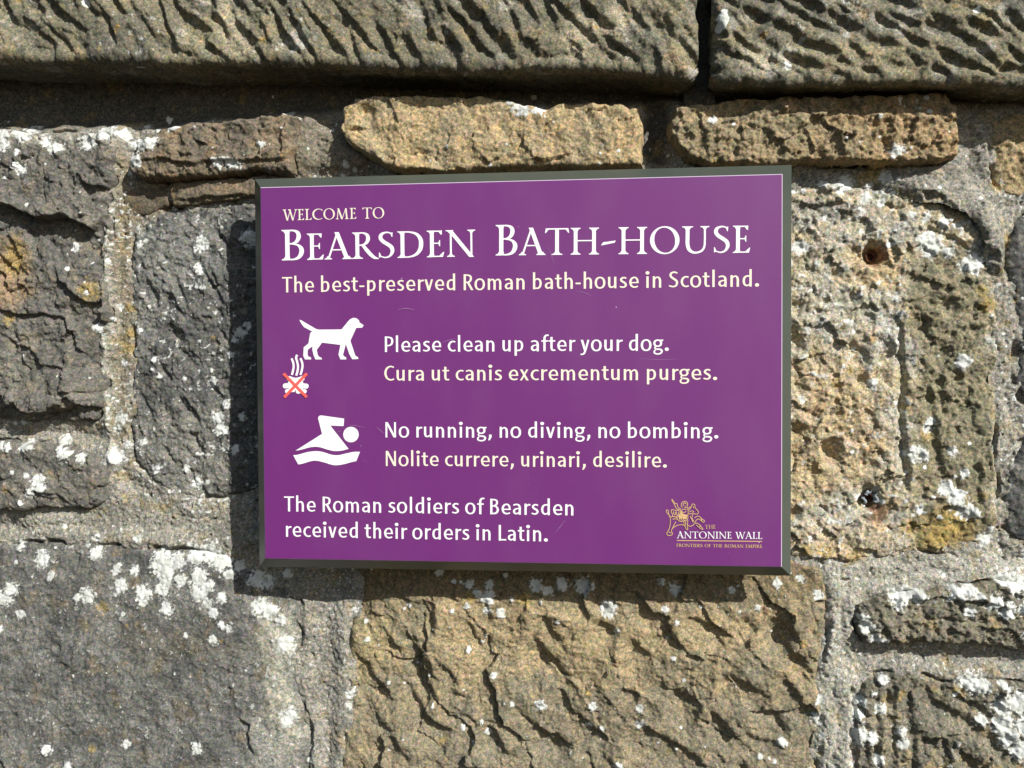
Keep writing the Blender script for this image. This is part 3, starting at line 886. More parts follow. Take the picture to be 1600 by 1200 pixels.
def bm_obj(name, bm, mat, parent=None, smooth=False):
    bmesh.ops.recalc_face_normals(bm, faces=bm.faces[:])
    me = bpy.data.meshes.new(name)
    bm.to_mesh(me)
    bm.free()
    if smooth:
        for p in me.polygons:
            p.use_smooth = True
    return link(name, me, mat, parent)


bm = bmesh.new()
box(bm, (X0, 0.045, Z0), (X1, 0.36, Z1))
bm_obj('rubble_core', bm, plain('rubble_core', (0.16, 0.14, 0.11), 0.95, noise=0.3, scale=60), wall)

# ------------------------------------------------------------------ coping stones: a profile swept along the wall, tooled all over
COPE_Y = -0.056


def coping(label, edge, xa, xb, round_a, round_b, ang, seed, cols, gouges):
    """edge: bottom edge in the photo; xa, xb: ends in metres"""
    E = [on_plane(u, v, COPE_Y) for u, v in edge]
    ex = [e[0] for e in E]
    ez = [e[1] for e in E]
    x = np.arange(xa, xb + 1e-6, STEP).astype(np.float32)
    zb = np.interp(x, ex, ez) + 0.006 * fbm(x, x * 0, 0.16, 4, 0.55, seed + 15)
    top = 0.56
    R = 0.008
    # s runs from the back of the top, over the front face, round the lower edge, back along the underside
    s_top = 0.10
    H = top - float(np.mean(zb))
    n = int((s_top + H + 0.11) / STEP)
    s = np.arange(n) * STEP
    SX, SS = np.meshgrid(x, s)
    ZB = np.broadcast_to(zb[None, :], SX.shape)
    Hh = top - ZB
    q = SS - s_top
    arc = R * math.pi / 2
    z = np.where(q < 0, top, np.where(q < Hh - R, top - q, 0))
    y = np.where(q < 0, COPE_Y - q, COPE_Y)
    ny = np.where(q < 0, 0.0, -1.0)
    nz = np.where(q < 0, 1.0, 0.0)
    th = np.clip((q - (Hh - R)) / R, 0, math.pi / 2)
    inarc = (q >= Hh - R)
    z = np.where(inarc, ZB + R - R * np.sin(th), z)
    y = np.where(inarc, COPE_Y + R - R * np.cos(th), y)
    ny = np.where(inarc, -np.cos(th), ny)
    nz = np.where(inarc, -np.sin(th), nz)
    und = q > Hh - R + arc
    y = np.where(und, COPE_Y + R + (q - (Hh - R + arc)), y)
    z = np.where(und, ZB, z)
    zz = top - q                                            # unrolled height, for the texture of the stone
    wx = SX + 0.004 * fbm(SX, zz, 0.02, 3, 0.55, seed + 1) + 0.007 * fbm(SX, zz, 0.075, 2, 0.5, seed + 7)
    wz = zz + 0.004 * fbm(SX, zz, 0.02, 3, 0.55, seed + 2) + 0.007 * fbm(SX, zz, 0.075, 2, 0.5, seed + 8)
    h = 0.006 * fbm(SX, zz, 0.10, 3, 0.5, seed + 3) + 0.0024 * fbm(wx, wz, 0.014, 4, 0.55, seed + 4) + 0.0009 * fbm(SX, zz, 0.0045, 2, 0.6, seed + 5)
    h = h + 0.00022 * np.random.default_rng(seed).normal(0, 1, h.shape) + facets(wx, wz, 0.018, seed + 17, 0.12, 0.045, math.radians(ang), 1.8) + facets(wx, wz, 0.007, seed + 18, 0.10, 0.05)
    G = np.zeros(h.shape, np.float32)
    # restrict each gouge to a window
    for (cx, cz, a, ln, w, dp) in gouges:
        i0 = max(0, int((cx - ln - xa) / STEP))
        i1 = min(len(x), int((cx + ln - xa) / STEP) + 1)
        k = (top - cz) + s_top
        j0 = max(0, int((k - ln) / STEP))
        j1 = min(n, int((k + ln) / STEP) + 1)
        if i1 - i0 < 2 or j1 - j0 < 2:
            continue
        sub = G[j0:j1, i0:i1]
        f_gouge(sub, wx[j0:j1, i0:i1], wz[j0:j1, i0:i1], cx, cz, a, ln, w, dp, 0.26, 0.70)
    fade = sstep(-0.012, 0.004, (Hh - R) - q + 0.012 * fbm(SX, zz, 0.03, 3, 0.5, seed + 16)) * sstep(-0.01, 0.01, q)
    G = G * (1.0 + 0.7 * np.clip(fbm(SX, zz, 0.09, 3, 0.5, seed + 19), -0.6, 0.5))
    h = (h + np.maximum(G, -0.0095) * fade) * (0.6 + 0.4 * sstep(-0.006, 0.006, (Hh - R) - q))
    h = h + 0.005
    # ends: rounded arris, then back into the joint
    for (end, rr, sign) in ((xa, round_a, 1), (xb, round_b, -1)):
        if rr <= 0:
            continue
        e = sign * (SX - end) + 0.010 * fbm(SX * 0, zz, 0.035, 4, 0.55, seed + 9)
        t = np.clip(1 - e / rr, 0, 1)
        h = h - rr * (1 - np.sqrt(np.clip(1 - t * t, 0, 1)))
        y = y + np.where(e < 0, -e * 9.0, 0) * (ny < -0.2)
    Y = y + ny * h
    Z = z + nz * h * np.where(und, 0.6, 1.0)
    tint = palette(SX, zz, seed, cols, 0.06)
    hi = sstep(0.12, 0.42, fbm(SX, zz, 0.045, 4, 0.65, seed + 41))
    tint = mix3(tint, C([0.31, 0.29, 0.25])[None, None, :], 0.75 * hi)
    tint = tint * (1 + 0.5 * fbm(SX, zz, 0.22, 3, 0.55, seed + 47))[..., None]
    for (u, v, r) in ((362, 45, 34), (372, 88, 22), (350, 20, 24), (900, 60, 36), (960, 30, 30), (1180, 95, 30)):
        cx, cz = on_plane(u, v, COPE_Y)
        m = sstep(0.0, 0.6, 1 - np.hypot((SX - cx) * 1.3, zz - cz) / (r * PX * 1.3) + 0.7 * fbm(SX, zz, 0.02, 4, 0.65, seed + 48))
        tint = mix3(tint, C([0.36, 0.31, 0.22])[None, None, :], 0.65 * m)
    och = sstep(0.36, 0.55, fbm(SX, zz, 0.02, 3, 0.6, seed + 42))
    tint = mix3(tint, C([0.34, 0.22, 0.06])[None, None, :], 0.6 * och)
    tint = tint * (1 + 0.12 * np.random.default_rng(seed + 5).normal(0, 1, h.shape))[..., None]
    lf = np.full(h.shape, -1.0)
    for (u, v, r) in COPE_LICHEN:
        cx, cz = on_plane(u, v, COPE_Y)
        lf = np.maximum(lf, 1 - np.hypot(SX - cx, zz - cz) / (r * PX))
    cr = 0.6 * fbm(SX, zz, 0.007, 3, 0.6, seed + 44)
    lich = sstep(0.1, 0.4, lf + cr)
    lich = np.maximum(lich, 0.45 * sstep(0.22, 0.6, fbm(SX, zz, 0.012, 3, 0.6, seed + 45) + 0.4 * fbm(SX, zz, 0.1, 2, 0.5, seed + 46)))
    me = grid_mesh('coping_stone', SX[::-1], Y[::-1], Z[::-1], np.ones(SX.shape, bool), tint[::-1], lich[::-1])
    o = link('coping_stone', me, M_COPE, wall)
    o['label'] = label
    return o


COPE_LICHEN = [(136, 5, 8), (213, 108, 7), (205, 112, 5), (1129, 31, 12), (1127, 42, 9), (1132, 22, 7), (1232, 103, 7), (1526, 16, 7), (1229, 98, 5)]
jl = on_plane(1093, 60, COPE_Y)[0]
jr = on_plane(1112, 60, COPE_Y)[0]
r = np.random.default_rng(21)
GL = []
dirx, dirz = math.cos(deg(55)), -math.sin(deg(55))
nrx, nrz = math.sin(deg(55)), math.cos(deg(55))
for a in np.arange(-1.5, 1.2, 0.0185):                       # rows of furrows, one beside the other
    b = -0.9 + r.uniform(0, 0.05)
    while b < 0.9:
        ln = r.uniform(0.020, 0.064)
        cx = -0.2 + a * nrx + (b + ln / 2) * dirx
        cz = 0.40 + a * nrz + (b + ln / 2) * dirz
        if -1.06 < cx < jl + 0.02 and 0.2 < cz < 0.58:
            left = 1.0 if cx < 0.0 else 0.85
            GL.append((cx + r.normal(0, 0.004), cz + r.normal(0, 0.006), deg(r.normal(54, 10)), ln * r.uniform(0.9, 1.5), r.uniform(0.009, 0.019), max(0.001, r.normal(0.0065, 0.0028)) * left))
        b += ln * r.uniform(0.85, 1.25)
GR = []
dirx, dirz = math.cos(deg(30)), -math.sin(deg(30))
nrx, nrz = math.sin(deg(30)), math.cos(deg(30))
for a in np.arange(-1.2, 1.2, 0.0180):
    b = -1.2 + r.uniform(0, 0.05)
    while b < 1.2:
        ln = r.uniform(0.022, 0.042)
        cx = 0.5 + a * nrx + (b + ln / 2) * dirx
        cz = 0.40 + a * nrz + (b + ln / 2) * dirz
        if jr - 0.02 < cx < 1.1 and 0.2 < cz < 0.58:
            GR.append((cx + r.normal(0, 0.003), cz + r.normal(0, 0.003), deg(r.normal(30, 9)), ln * 1.2, r.uniform(0.011, 0.018), r.uniform(0.004, 0.0105)))
        b += ln * r.uniform(0.95, 1.4)
COPEC = [(0.18, 0.158, 0.105), (0.125, 0.118, 0.092), (0.24, 0.19, 0.112), (0.075, 0.072, 0.055)]
coping('long coping stone cut with steep parallel furrows', [(-400, 82), (0, 91), (300, 94), (600, 101), (900, 107), (1000, 111), (1075, 116), (1200, 118)], X0, jl, 0, 0.016, 55, 2100, COPEC, GL)
coping('coping stone pitted with short shallow gouges', [(1000, 114), (1150, 122), (1300, 127), (1450, 126), (1600, 127), (2000, 132)], jr, X1, 0.016, 0, 30, 2200, COPEC, GR)

# mortar in the joint between the coping stones
zz = np.arange(0.25, 0.552, STEP * 2)
xx = np.arange(jl - 0.012, jr + 0.012, STEP * 2)
JX, JZ = np.meshgrid(xx.astype(np.float32), zz.astype(np.float32))
JY = -0.004 - 0.012 * fbm(JX, JZ, 0.05, 3, 0.5, 33) + 0.002 * fbm(JX, JZ, 0.008, 3, 0.6, 34)
jt = np.broadcast_to(C([0.10, 0.09, 0.075])[None, None, :], JX.shape + (3,))
o = link('joint_mortar', grid_mesh('joint_mortar', JX, JY, JZ, np.ones(JX.shape, bool), jt, np.zeros(JX.shape)), M_MORTAR, wall)

# ------------------------------------------------------------------ rusty remains of old fixings in the pale stone
M_RUST = plain('rusted_iron', (0.085, 0.030, 0.014), 0.85, 0.0, 0.3, 0.7, 500)
M_PLUG = plain('grey_plastic_plug', (0.24, 0.27, 0.29), 0.5, 0, 0.5, 0.15, 400)
pale_stone = STONE_AT['pale honeycombed stone with two rusty holes']


def ring(bm, cx, cz, y0, y1, r0, r1, n=20, jit=0.12, seed=1, gaps=()):
    rr = random.Random(seed)
    k = [1 + rr.uniform(-jit, jit) for _ in range(n)]
    rows = []
    for (r_, y_) in ((r0, y1), (r1, y0), (r1 * 0.93, y0 - 0.0006), (r0 * 1.05, y0 - 0.0004), (r0, y1)):
        rows.append([bm.verts.new((cx + r_ * k[i] * math.cos(2 * math.pi * i / n), y_, cz + r_ * k[i] * math.sin(2 * math.pi * i / n))) for i in range(n)])
    for a, b in zip(rows, rows[1:]):
        for i in range(n):
            if i not in gaps:
                bm.faces.new((a[i], a[(i + 1) % n], b[(i + 1) % n], b[i]))


def disc(bm, cx, cz, y, r_, n=16):
    vs = [bm.verts.new((cx + r_ * math.cos(2 * math.pi * i / n), y, cz + r_ * math.sin(2 * math.pi * i / n))) for i in range(n)]
    c = bm.verts.new((cx, y - r_ * 0.35, cz))
    for i in range(n):
        bm.faces.new((vs[i], vs[(i + 1) % n], c))


for (u, v, rad, plug) in ((1364, 400, 0.0062, False), (1360, 779, 0.0056, True)):
    cx, cz = at(u, v, 0.004)
    bm = bmesh.new()
    ring(bm, cx, cz, 0.005, 0.014, rad * 0.62, rad, seed=int(u))
    disc(bm, cx, cz, 0.0105, rad * 0.75)
    o = bm_obj('rusty_bolt', bm, M_RUST, pale_stone, True)
    if plug:
        bm = bmesh.new()
        ring(bm, cx, cz, -0.0030, 0.008, rad * 1.0, rad * 1.7, seed=9, jit=0.3, n=28, gaps=(3, 4, 5, 11, 12, 18, 19, 20, 21, 22, 23, 24))
        bm_obj('wall_plug', bm, M_PLUG, pale_stone, True)

# ------------------------------------------------------------------ the sign
sign = bpy.data.objects.new('welcome_sign', None)
COL.objects.link(sign)
FW, FH = 0.588 / 2, 0.4310 / 2
BW, BD = 0.0134, 0.018
sign.location = (0, SIGN_Y + BD + 0.010, -FH - BW)
sign.empty_display_size = 0.1
sign['label'] = 'purple rectangular welcome sign with white lettering and dark sloping rim mounted on the stone wall'
sign['category'] = 'sign'


def panel_material():
    m, nt, b = new_mat('purple_print')
    L = nt.links
    tc = nt.nodes.new('ShaderNodeTexCoord')
    n = nt.nodes.new('ShaderNodeTexNoise')
    n.inputs['Scale'].default_value = 700
    n.inputs['Detail'].default_value = 2
    L.new(tc.outputs['Object'], n.inputs['Vector'])
    c = nt.nodes.new('ShaderNodeMixRGB')
    c.inputs['Color1'].default_value = (0.134, 0.0150, 0.146, 1)
    c.inputs['Color2'].default_value = (0.158, 0.0200, 0.172, 1)
    L.new(n.outputs['Fac'], c.inputs['Fac'])
    vo = nt.nodes.new('ShaderNodeTexVoronoi')
    vo.inputs['Scale'].default_value = 28
    L.new(tc.outputs['Object'], vo.inputs['Vector'])
    lt = nt.nodes.new('ShaderNodeMath')
    lt.operation = 'LESS_THAN'
    lt.inputs[1].default_value = 0.016
    L.new(vo.outputs['Distance'], lt.inputs[0])
    mx = nt.nodes.new('ShaderNodeMixRGB')
    mx.inputs['Color2'].default_value = (0.6, 0.5, 0.62, 1)
    L.new(lt.outputs['Value'], mx.inputs['Fac'])
    L.new(c.outputs['Color'], mx.inputs['Color1'])
    L.new(mx.outputs['Color'], b.inputs['Base Color'])
    b.inputs['Specular IOR Level'].default_value = 0.56
    mp = nt.nodes.new('ShaderNodeMapping')               # rain-washed dust: the gloss varies in soft upright streaks
    mp.inputs['Scale'].default_value = (17, 17, 7)
    L.new(tc.outputs['Object'], mp.inputs['Vector'])
    st = nt.nodes.new('ShaderNodeTexNoise')
    st.inputs['Scale'].default_value = 1.0
    st.inputs['Detail'].default_value = 5.0
    L.new(mp.outputs['Vector'], st.inputs['Vector'])
    rr = nt.nodes.new('ShaderNodeMapRange')
    rr.inputs['From Min'].default_value = 0.3
    rr.inputs['From Max'].default_value = 0.7
    rr.inputs['To Min'].default_value = 0.50
    rr.inputs['To Max'].default_value = 0.58
    L.new(st.outputs['Fac'], rr.inputs['Value'])
    L.new(rr.outputs['Result'], b.inputs['Roughness'])
    ds = nt.nodes.new('ShaderNodeMapRange')
    ds.inputs['From Min'].default_value = 0.45
    ds.inputs['From Max'].default_value = 0.8
    ds.inputs['To Min'].default_value = 0.0
    ds.inputs['To Max'].default_value = 0.05
    L.new(st.outputs['Fac'], ds.inputs['Value'])
    dm = nt.nodes.new('ShaderNodeMixRGB')
    dm.inputs['Color2'].default_value = (0.32, 0.25, 0.30, 1)
    L.new(ds.outputs['Result'], dm.inputs['Fac'])
    L.new(mx.outputs['Color'], dm.inputs['Color1'])
    L.new(dm.outputs['Color'], b.inputs['Base Color'])
    return m


M_PANEL = panel_material()
M_FRAME = plain('dark_green_grey_paint', (0.056, 0.068, 0.056), 0.38, 0.0, 0.5, 0.10, 900)
M_EDGE = plain('pale_panel_edge', (0.50, 0.42, 0.52), 0.5, 0.0, 0.5, 0.1, 900)
M_WHITE = plain('white_print', (0.86, 0.86, 0.86), 0.5, 0.0, 0.4, 0.01, 900)
M_CREAM = plain('cream_print', (0.84, 0.77, 0.62), 0.5, 0.0, 0.4, 0.01, 900)
M_GOLD = plain('gold_print', (0.66, 0.44, 0.20), 0.5, 0.0, 0.4, 0.03, 900)
M_RED = plain('red_print', (0.82, 0.12, 0.10), 0.5, 0.0, 0.4, 0.02, 900)

bm = bmesh.new()                                             # bevelled frame: front lip, sloping sides, back box
rows = []
for (w, h, y) in ((FW - 0.004, FH - 0.004, SIGN_Y + 0.0012), (FW + 0.0003, FH + 0.0003, SIGN_Y + 0.0012), (FW + BW, FH + BW, SIGN_Y + BD),
                  (FW + BW, FH + BW, SIGN_Y + BD + 0.005), (FW + BW - 0.02, FH + BW - 0.02, SIGN_Y + BD + 0.005)):
    rows.append([bm.verts.new(p) for p in ((-w, y, -h), (w, y, -h), (w, y, h), (-w, y, h))])
for a, b in zip(rows, rows[1:]):
    for i in range(4):
        bm.faces.new((a[i], a[(i + 1) % 4], b[(i + 1) % 4], b[i]))
bm.faces.new(rows[-1])
bm_obj('frame', bm, M_FRAME, sign)
bm = bmesh.new()
w, h = FW - 0.0009, FH - 0.0009
bm.faces.new([bm.verts.new(p) for p in ((-w, SIGN_Y, -h), (w, SIGN_Y, -h), (w, SIGN_Y, h), (-w, SIGN_Y, h))])
bm_obj('panel', bm, M_PANEL, sign)
bm = bmesh.new()
rows = []
for (w, h, y) in ((FW - 0.0009, FH - 0.0009, SIGN_Y + 0.00002), (FW, FH, SIGN_Y + 0.0009)):
    rows.append([bm.verts.new(p) for p in ((-w, y, -h), (w, y, -h), (w, y, h), (-w, y, h))])
for i in range(4):
    bm.faces.new((rows[0][i], rows[0][(i + 1) % 4], rows[1][(i + 1) % 4], rows[1][i]))
bm_obj('panel_edge', bm, M_EDGE, sign)
for sx in (-0.2, 0.2):
    for sz in (-0.13, 0.13):
        bm = bmesh.new()
        box(bm, (sx - 0.012, SIGN_Y + BD + 0.004, sz - 0.012), (sx + 0.012, 0.012, sz + 0.012))
        bm_obj('standoff', bm, M_FRAME, sign)

# ------------------------------------------------------------------ lettering: every stroke of a letter is a strip, a hair above the one before
LAY = 0.00025


class Ink:
    def __init__(self):
        self.bm = bmesh.new()

    def quadstrip(self, left, right, T, y):
        a = [self.bm.verts.new((T(p)[0], y, T(p)[1])) for p in left]
        b = [self.bm.verts.new((T(p)[0], y, T(p)[1])) for p in right]
        for k in range(len(a) - 1):
            self.bm.faces.new((a[k], a[k + 1], b[k + 1], b[k]))

    def ngon(self, pts, T, y):
        f = self.bm.faces.new([self.bm.verts.new((T(p)[0], y, T(p)[1])) for p in pts])
        f.normal_update()
        bmesh.ops.triangulate(self.bm, faces=[f])

    def done(self, name, mat, parent):
        for f in self.bm.faces:
            f.normal_update()
            if f.normal.y > 0:
                f.normal_flip()
        me = bpy.data.meshes.new(name)
        self.bm.to_mesh(me)
        self.bm.free()
        return link(name, me, mat, parent)


WT = 1.0            # stroke weight of the face being drawn


def catmull(pts, ws, n=7):
    P = [np.array(p, float) for p in pts]
    out, ow = [], []
    m = len(P)
    for k in range(m - 1):
        p0 = P[k - 1] if k > 0 else 2 * P[0] - P[1]
        p1, p2 = P[k], P[k + 1]
        p3 = P[k + 2] if k + 2 < m else 2 * P[-1] - P[-2]
        for j in range(n):
            t = j / n
            # centripetal-like tangents limited by the segment length
            d = np.linalg.norm(p2 - p1)
            m1 = (p2 - p0) / (np.linalg.norm(p2 - p0) + 1e-9) * d
            m2 = (p3 - p1) / (np.linalg.norm(p3 - p1) + 1e-9) * d
            h00 = 2 * t**3 - 3 * t**2 + 1
            h10 = t**3 - 2 * t**2 + t
            h01 = -2 * t**3 + 3 * t**2
            h11 = t**3 - t**2
            out.append(h00 * p1 + h10 * m1 + h01 * p2 + h11 * m2)
            ow.append(ws[k] + (ws[k + 1] - ws[k]) * t)
    out.append(P[-1])
    ow.append(ws[-1])
    return out, ow


def strip(pts, ws, smooth=True):
    if smooth and len(pts) > 2:
        pts, ws = catmull(pts, ws)
    ws = [w * WT for w in ws]
    P = [np.array(p, float) for p in pts]
    L, R_ = [], []
    for k in range(len(P)):
        a = P[max(0, k - 1)]
        b = P[min(len(P) - 1, k + 1)]
        t = (b - a) / (np.linalg.norm(b - a) + 1e-12)
        nrm = np.array([-t[1], t[0]])
        L.append(P[k] + nrm * ws[k] / 2)
        R_.append(P[k] - nrm * ws[k] / 2)
    return ('s', L, R_)


def bar(x0, y0, x1, y1, w0, w1=None):
    return strip([(x0, y0), (x1, y1)], [w0, w0 if w1 is None else w1], False)


def hbar(x0, x1, y, w):
    w *= WT
    return ('p', [(x0, y - w / 2), (x1, y - w / 2), (x1, y + w / 2), (x0, y + w / 2)])


def vbar(x, y0, y1, w):
    w *= WT
    return ('p', [(x - w / 2, y0), (x + w / 2, y0), (x + w / 2, y1), (x - w / 2, y1)])


def slant(x0, x1, y0, y1, w):
    """diagonal cut level at top and bottom; x at y0 and at y1"""
    w *= WT
    return ('p', [(x0 - w / 2, y0), (x0 + w / 2, y0), (x1 + w / 2, y1), (x1 - w / 2, y1)])


def poly(*pts):
    return ('p', list(pts))


def circ(cx, cy, r_, n=22):
    return ('p', [(cx + r_ * math.cos(2 * math.pi * k / n), cy + r_ * math.sin(2 * math.pi * k / n)) for k in range(n)])


def oval(cx, cy, rx, ry, side, top, tilt=0.0, n=44, p=2.15):
    side, top = side * WT, top * WT
    L, R_ = [], []
    for k in range(n + 1):
        a = 2 * math.pi * k / n
        c, s = math.cos(a), math.sin(a)
        ux = math.copysign(abs(c) ** (2 / p), c)
        uy = math.copysign(abs(s) ** (2 / p), s)
        w = top + (side - top) * abs(math.cos(a - tilt)) ** 1.5
        f = 1.0
        L.append((cx + ux * rx, cy + uy * ry))
        R_.append((cx + ux * (rx - w), cy + uy * (ry - w)))
    return ('s', L, R_)


def mirror(strokes, w):
    out = []
    for s in strokes:
        if s[0] == 'p':
            out.append(('p', [(w - a, b) for a, b in s[1]]))
        else:
            out.append(('s', [(w - p[0], p[1]) for p in s[1]], [(w - p[0], p[1]) for p in s[2]]))
    return out


S = 0.165
XH = 0.71


def sans():
    g = {}
    g[' '] = (0.25, [])

    def arch(x0, x1):
        return strip([(x0 + 0.02, .47), (x0 + .09, .60), (x0 + .20, .648), (x1 - .035, .58), (x1, .44), (x1, .2), (x1, 0)], [.05, .095, .125, .155, S, S, S])
    g['n'] = (0.65, [vbar(.17, 0, XH, S), arch(.17, .49)])
    g['m'] = (0.96, [vbar(.17, 0, XH, S), arch(.17, .48), arch(.48, .79)])
    g['h'] = (0.65, [vbar(.17, 0, 1.06, S), arch(.17, .49)])
    g['r'] = (0.43, [vbar(.17, 0, XH, S), strip([(.20, .45), (.25, .58), (.33, .64), (.43, .645)], [.05, .10, .135, .145])])
    g['u'] = (0.65, [strip([(.16, XH), (.16, .45), (.16, .25), (.20, .10), (.29, .066), (.39, .12), (.47, .24)], [S, S, S, .15, .125, .10, .05]), vbar(.48, 0, XH, S)])
    g['i'] = (0.34, [vbar(.17, 0, XH, S), circ(.17, .925, .105)])
    g['l'] = (0.34, [vbar(.17, 0, 1.06, S)])
    g['t'] = (0.43, [strip([(.19, .90), (.19, .5), (.19, .24), (.225, .09), (.31, .062), (.40, .075)], [S, S, S, .15, .125, .115]), hbar(.03, .39, .65, .12)])
    g['f'] = (0.41, [strip([(.45, 1.0), (.36, 1.015), (.265, .96), (.22, .82), (.22, .4), (.22, 0)], [.115, .13, .15, S, S, S]), hbar(.05, .41, .65, .12)])
    g['o'] = (0.66, [oval(.33, XH / 2, .285, XH / 2 + .015, S, .12)])
    g['c'] = (0.53, [strip([(.49, .615), (.40, .652), (.30, .64), (.19, .55), (.135, .355), (.19, .16), (.30, .07), (.41, .062), (.50, .10)],
                           [.115, .12, .13, .15, S, .15, .13, .12, .115])])
    g['e'] = (0.62, [strip([(.515, .33), (.505, .50), (.43, .625), (.325, .655), (.21, .59), (.145, .46), (.135, .34), (.185, .15), (.30, .066), (.42, .066), (.535, .115)],
                           [.13, .14, .13, .12, .14, .155, S, .15, .13, .12, .11]), hbar(.14, .58, .335, .10)])
    g['a'] = (0.60, [strip([(.10, .60), (.20, .645), (.32, .65), (.42, .58), (.45, .44), (.45, .2), (.45, 0)], [.11, .12, .13, .15, S, S, S]),
                     strip([(.44, .395), (.30, .385), (.175, .32), (.137, .205), (.175, .10), (.26, .066), (.36, .11), (.44, .20)], [.09, .105, .14, S, .145, .125, .10, .06])])
    g['s'] = (0.50, [strip([(.42, .605), (.33, .648), (.23, .64), (.145, .56), (.16, .46), (.25, .385), (.35, .31), (.395, .20), (.34, .095), (.23, .062), (.07, .105)],
                           [.115, .12, .13, .15, .155, S, S, .15, .13, .12, .115])])
    bowl = strip([(.19, .50), (.27, .615), (.37, .645), (.475, .57), (.52, .365), (.48, .16), (.38, .072), (.27, .062), (.17, .075)],
                 [.05, .10, .13, .15, S, .15, .13, .12, .13])
    g['b'] = (0.67, [vbar(.17, 0, 1.06, S), bowl])
    g['p'] = (0.67, [vbar(.17, -.27, XH, S), bowl])
    bowl_d = strip([(.19, .21), (.27, .10), (.37, .068), (.475, .14), (.52, .345), (.48, .55), (.38, .64), (.27, .65), (.17, .635)],
                   [.05, .10, .13, .15, S, .15, .13, .12, .12])
    g['d'] = (0.67, mirror([vbar(.17, 0, 1.06, S), bowl_d], .67))
    g['g'] = (0.60, [oval(.285, .475, .235, .235, .15, .115), poly((.36, .595), (.56, .60), (.585, .70), (.38, .69)),
                     strip([(.20, .29), (.135, .21), (.17, .125), (.30, .10), (.44, .075), (.505, -.02), (.44, -.155), (.28, -.20), (.13, -.15), (.10, -.05), (.15, .04), (.22, .085)],
                           [.09, .10, .115, .13, .145, .14, .125, .115, .12, .115, .10, .09])])
    g['v'] = (0.55, [slant(.275, .105, 0, XH, .17), slant(.275, .455, 0, XH, .14)])
    g['y'] = (0.55, [slant(.285, .105, 0.0, XH, .17), strip([(.455, XH), (.37, .36), (.28, .02), (.22, -.14), (.13, -.20), (.03, -.195)], [.14, .14, .145, .14, .125, .115])])
    g['x'] = (0.55, [slant(.455, .11, 0, XH, .175), slant(.10, .445, 0, XH, .14)])
    g['.'] = (0.33, [circ(.165, .095, .108)])
    g[','] = (0.33, [strip([(.18, .20), (.18, .05), (.10, -.17)], [.19, .185, .10])])
    g['-'] = (0.38, [hbar(.05, .33, .33, .13)])
    g['T'] = (0.60, [hbar(.01, .59, .94, .12), vbar(.30, 0, .93, S)])
    st = vbar(.17, 0, 1.0, S)
    g['R'] = (0.66, [st, strip([(.19, .94), (.34, .94), (.47, .875), (.505, .73), (.465, .575), (.36, .50), (.19, .49)], [.12, .12, .15, S, .15, .12, .115]),
                     slant(.575, .33, 0, .52, .18)])
    g['P'] = (0.62, [st, strip([(.19, .94), (.34, .94), (.485, .865), (.525, .69), (.48, .51), (.36, .42), (.19, .41)], [.12, .12, .15, S, .15, .12, .115])])
    g['B'] = (0.66, [st, strip([(.19, .94), (.34, .94), (.45, .885), (.485, .765), (.445, .63), (.34, .555), (.19, .545)], [.12, .12, .14, .155, .14, .12, .115]),
                     strip([(.30, .545), (.44, .49), (.515, .37), (.515, .22), (.44, .10), (.33, .06), (.19, .06)], [.10, .13, .155, S, .15, .125, .12])])
    g['S'] = (0.60, [strip([(.50, .875), (.40, .935), (.27, .935), (.16, .85), (.15, .71), (.24, .595), (.36, .50), (.465, .39), (.475, .22), (.39, .085), (.25, .06), (.06, .115)],
                           [.115, .12, .13, .15, .155, S, S, S, .15, .13, .12, .115])])
    g['C'] = (0.66, [strip([(.61, .875), (.49, .935), (.37, .925), (.22, .80), (.145, .5), (.22, .20), (.37, .075), (.49, .065), (.62, .125)],
                           [.115, .12, .13, .15, .17, .15, .13, .12, .115])])
    g['N'] = (0.80, [vbar(.16, 0, 1.0, .14), slant(.625, .175, 0, 1.0, .185), vbar(.64, 0, 1.0, .14)])
    g['L'] = (0.54, [st, hbar(.19, .53, .06, .12)])
    return g


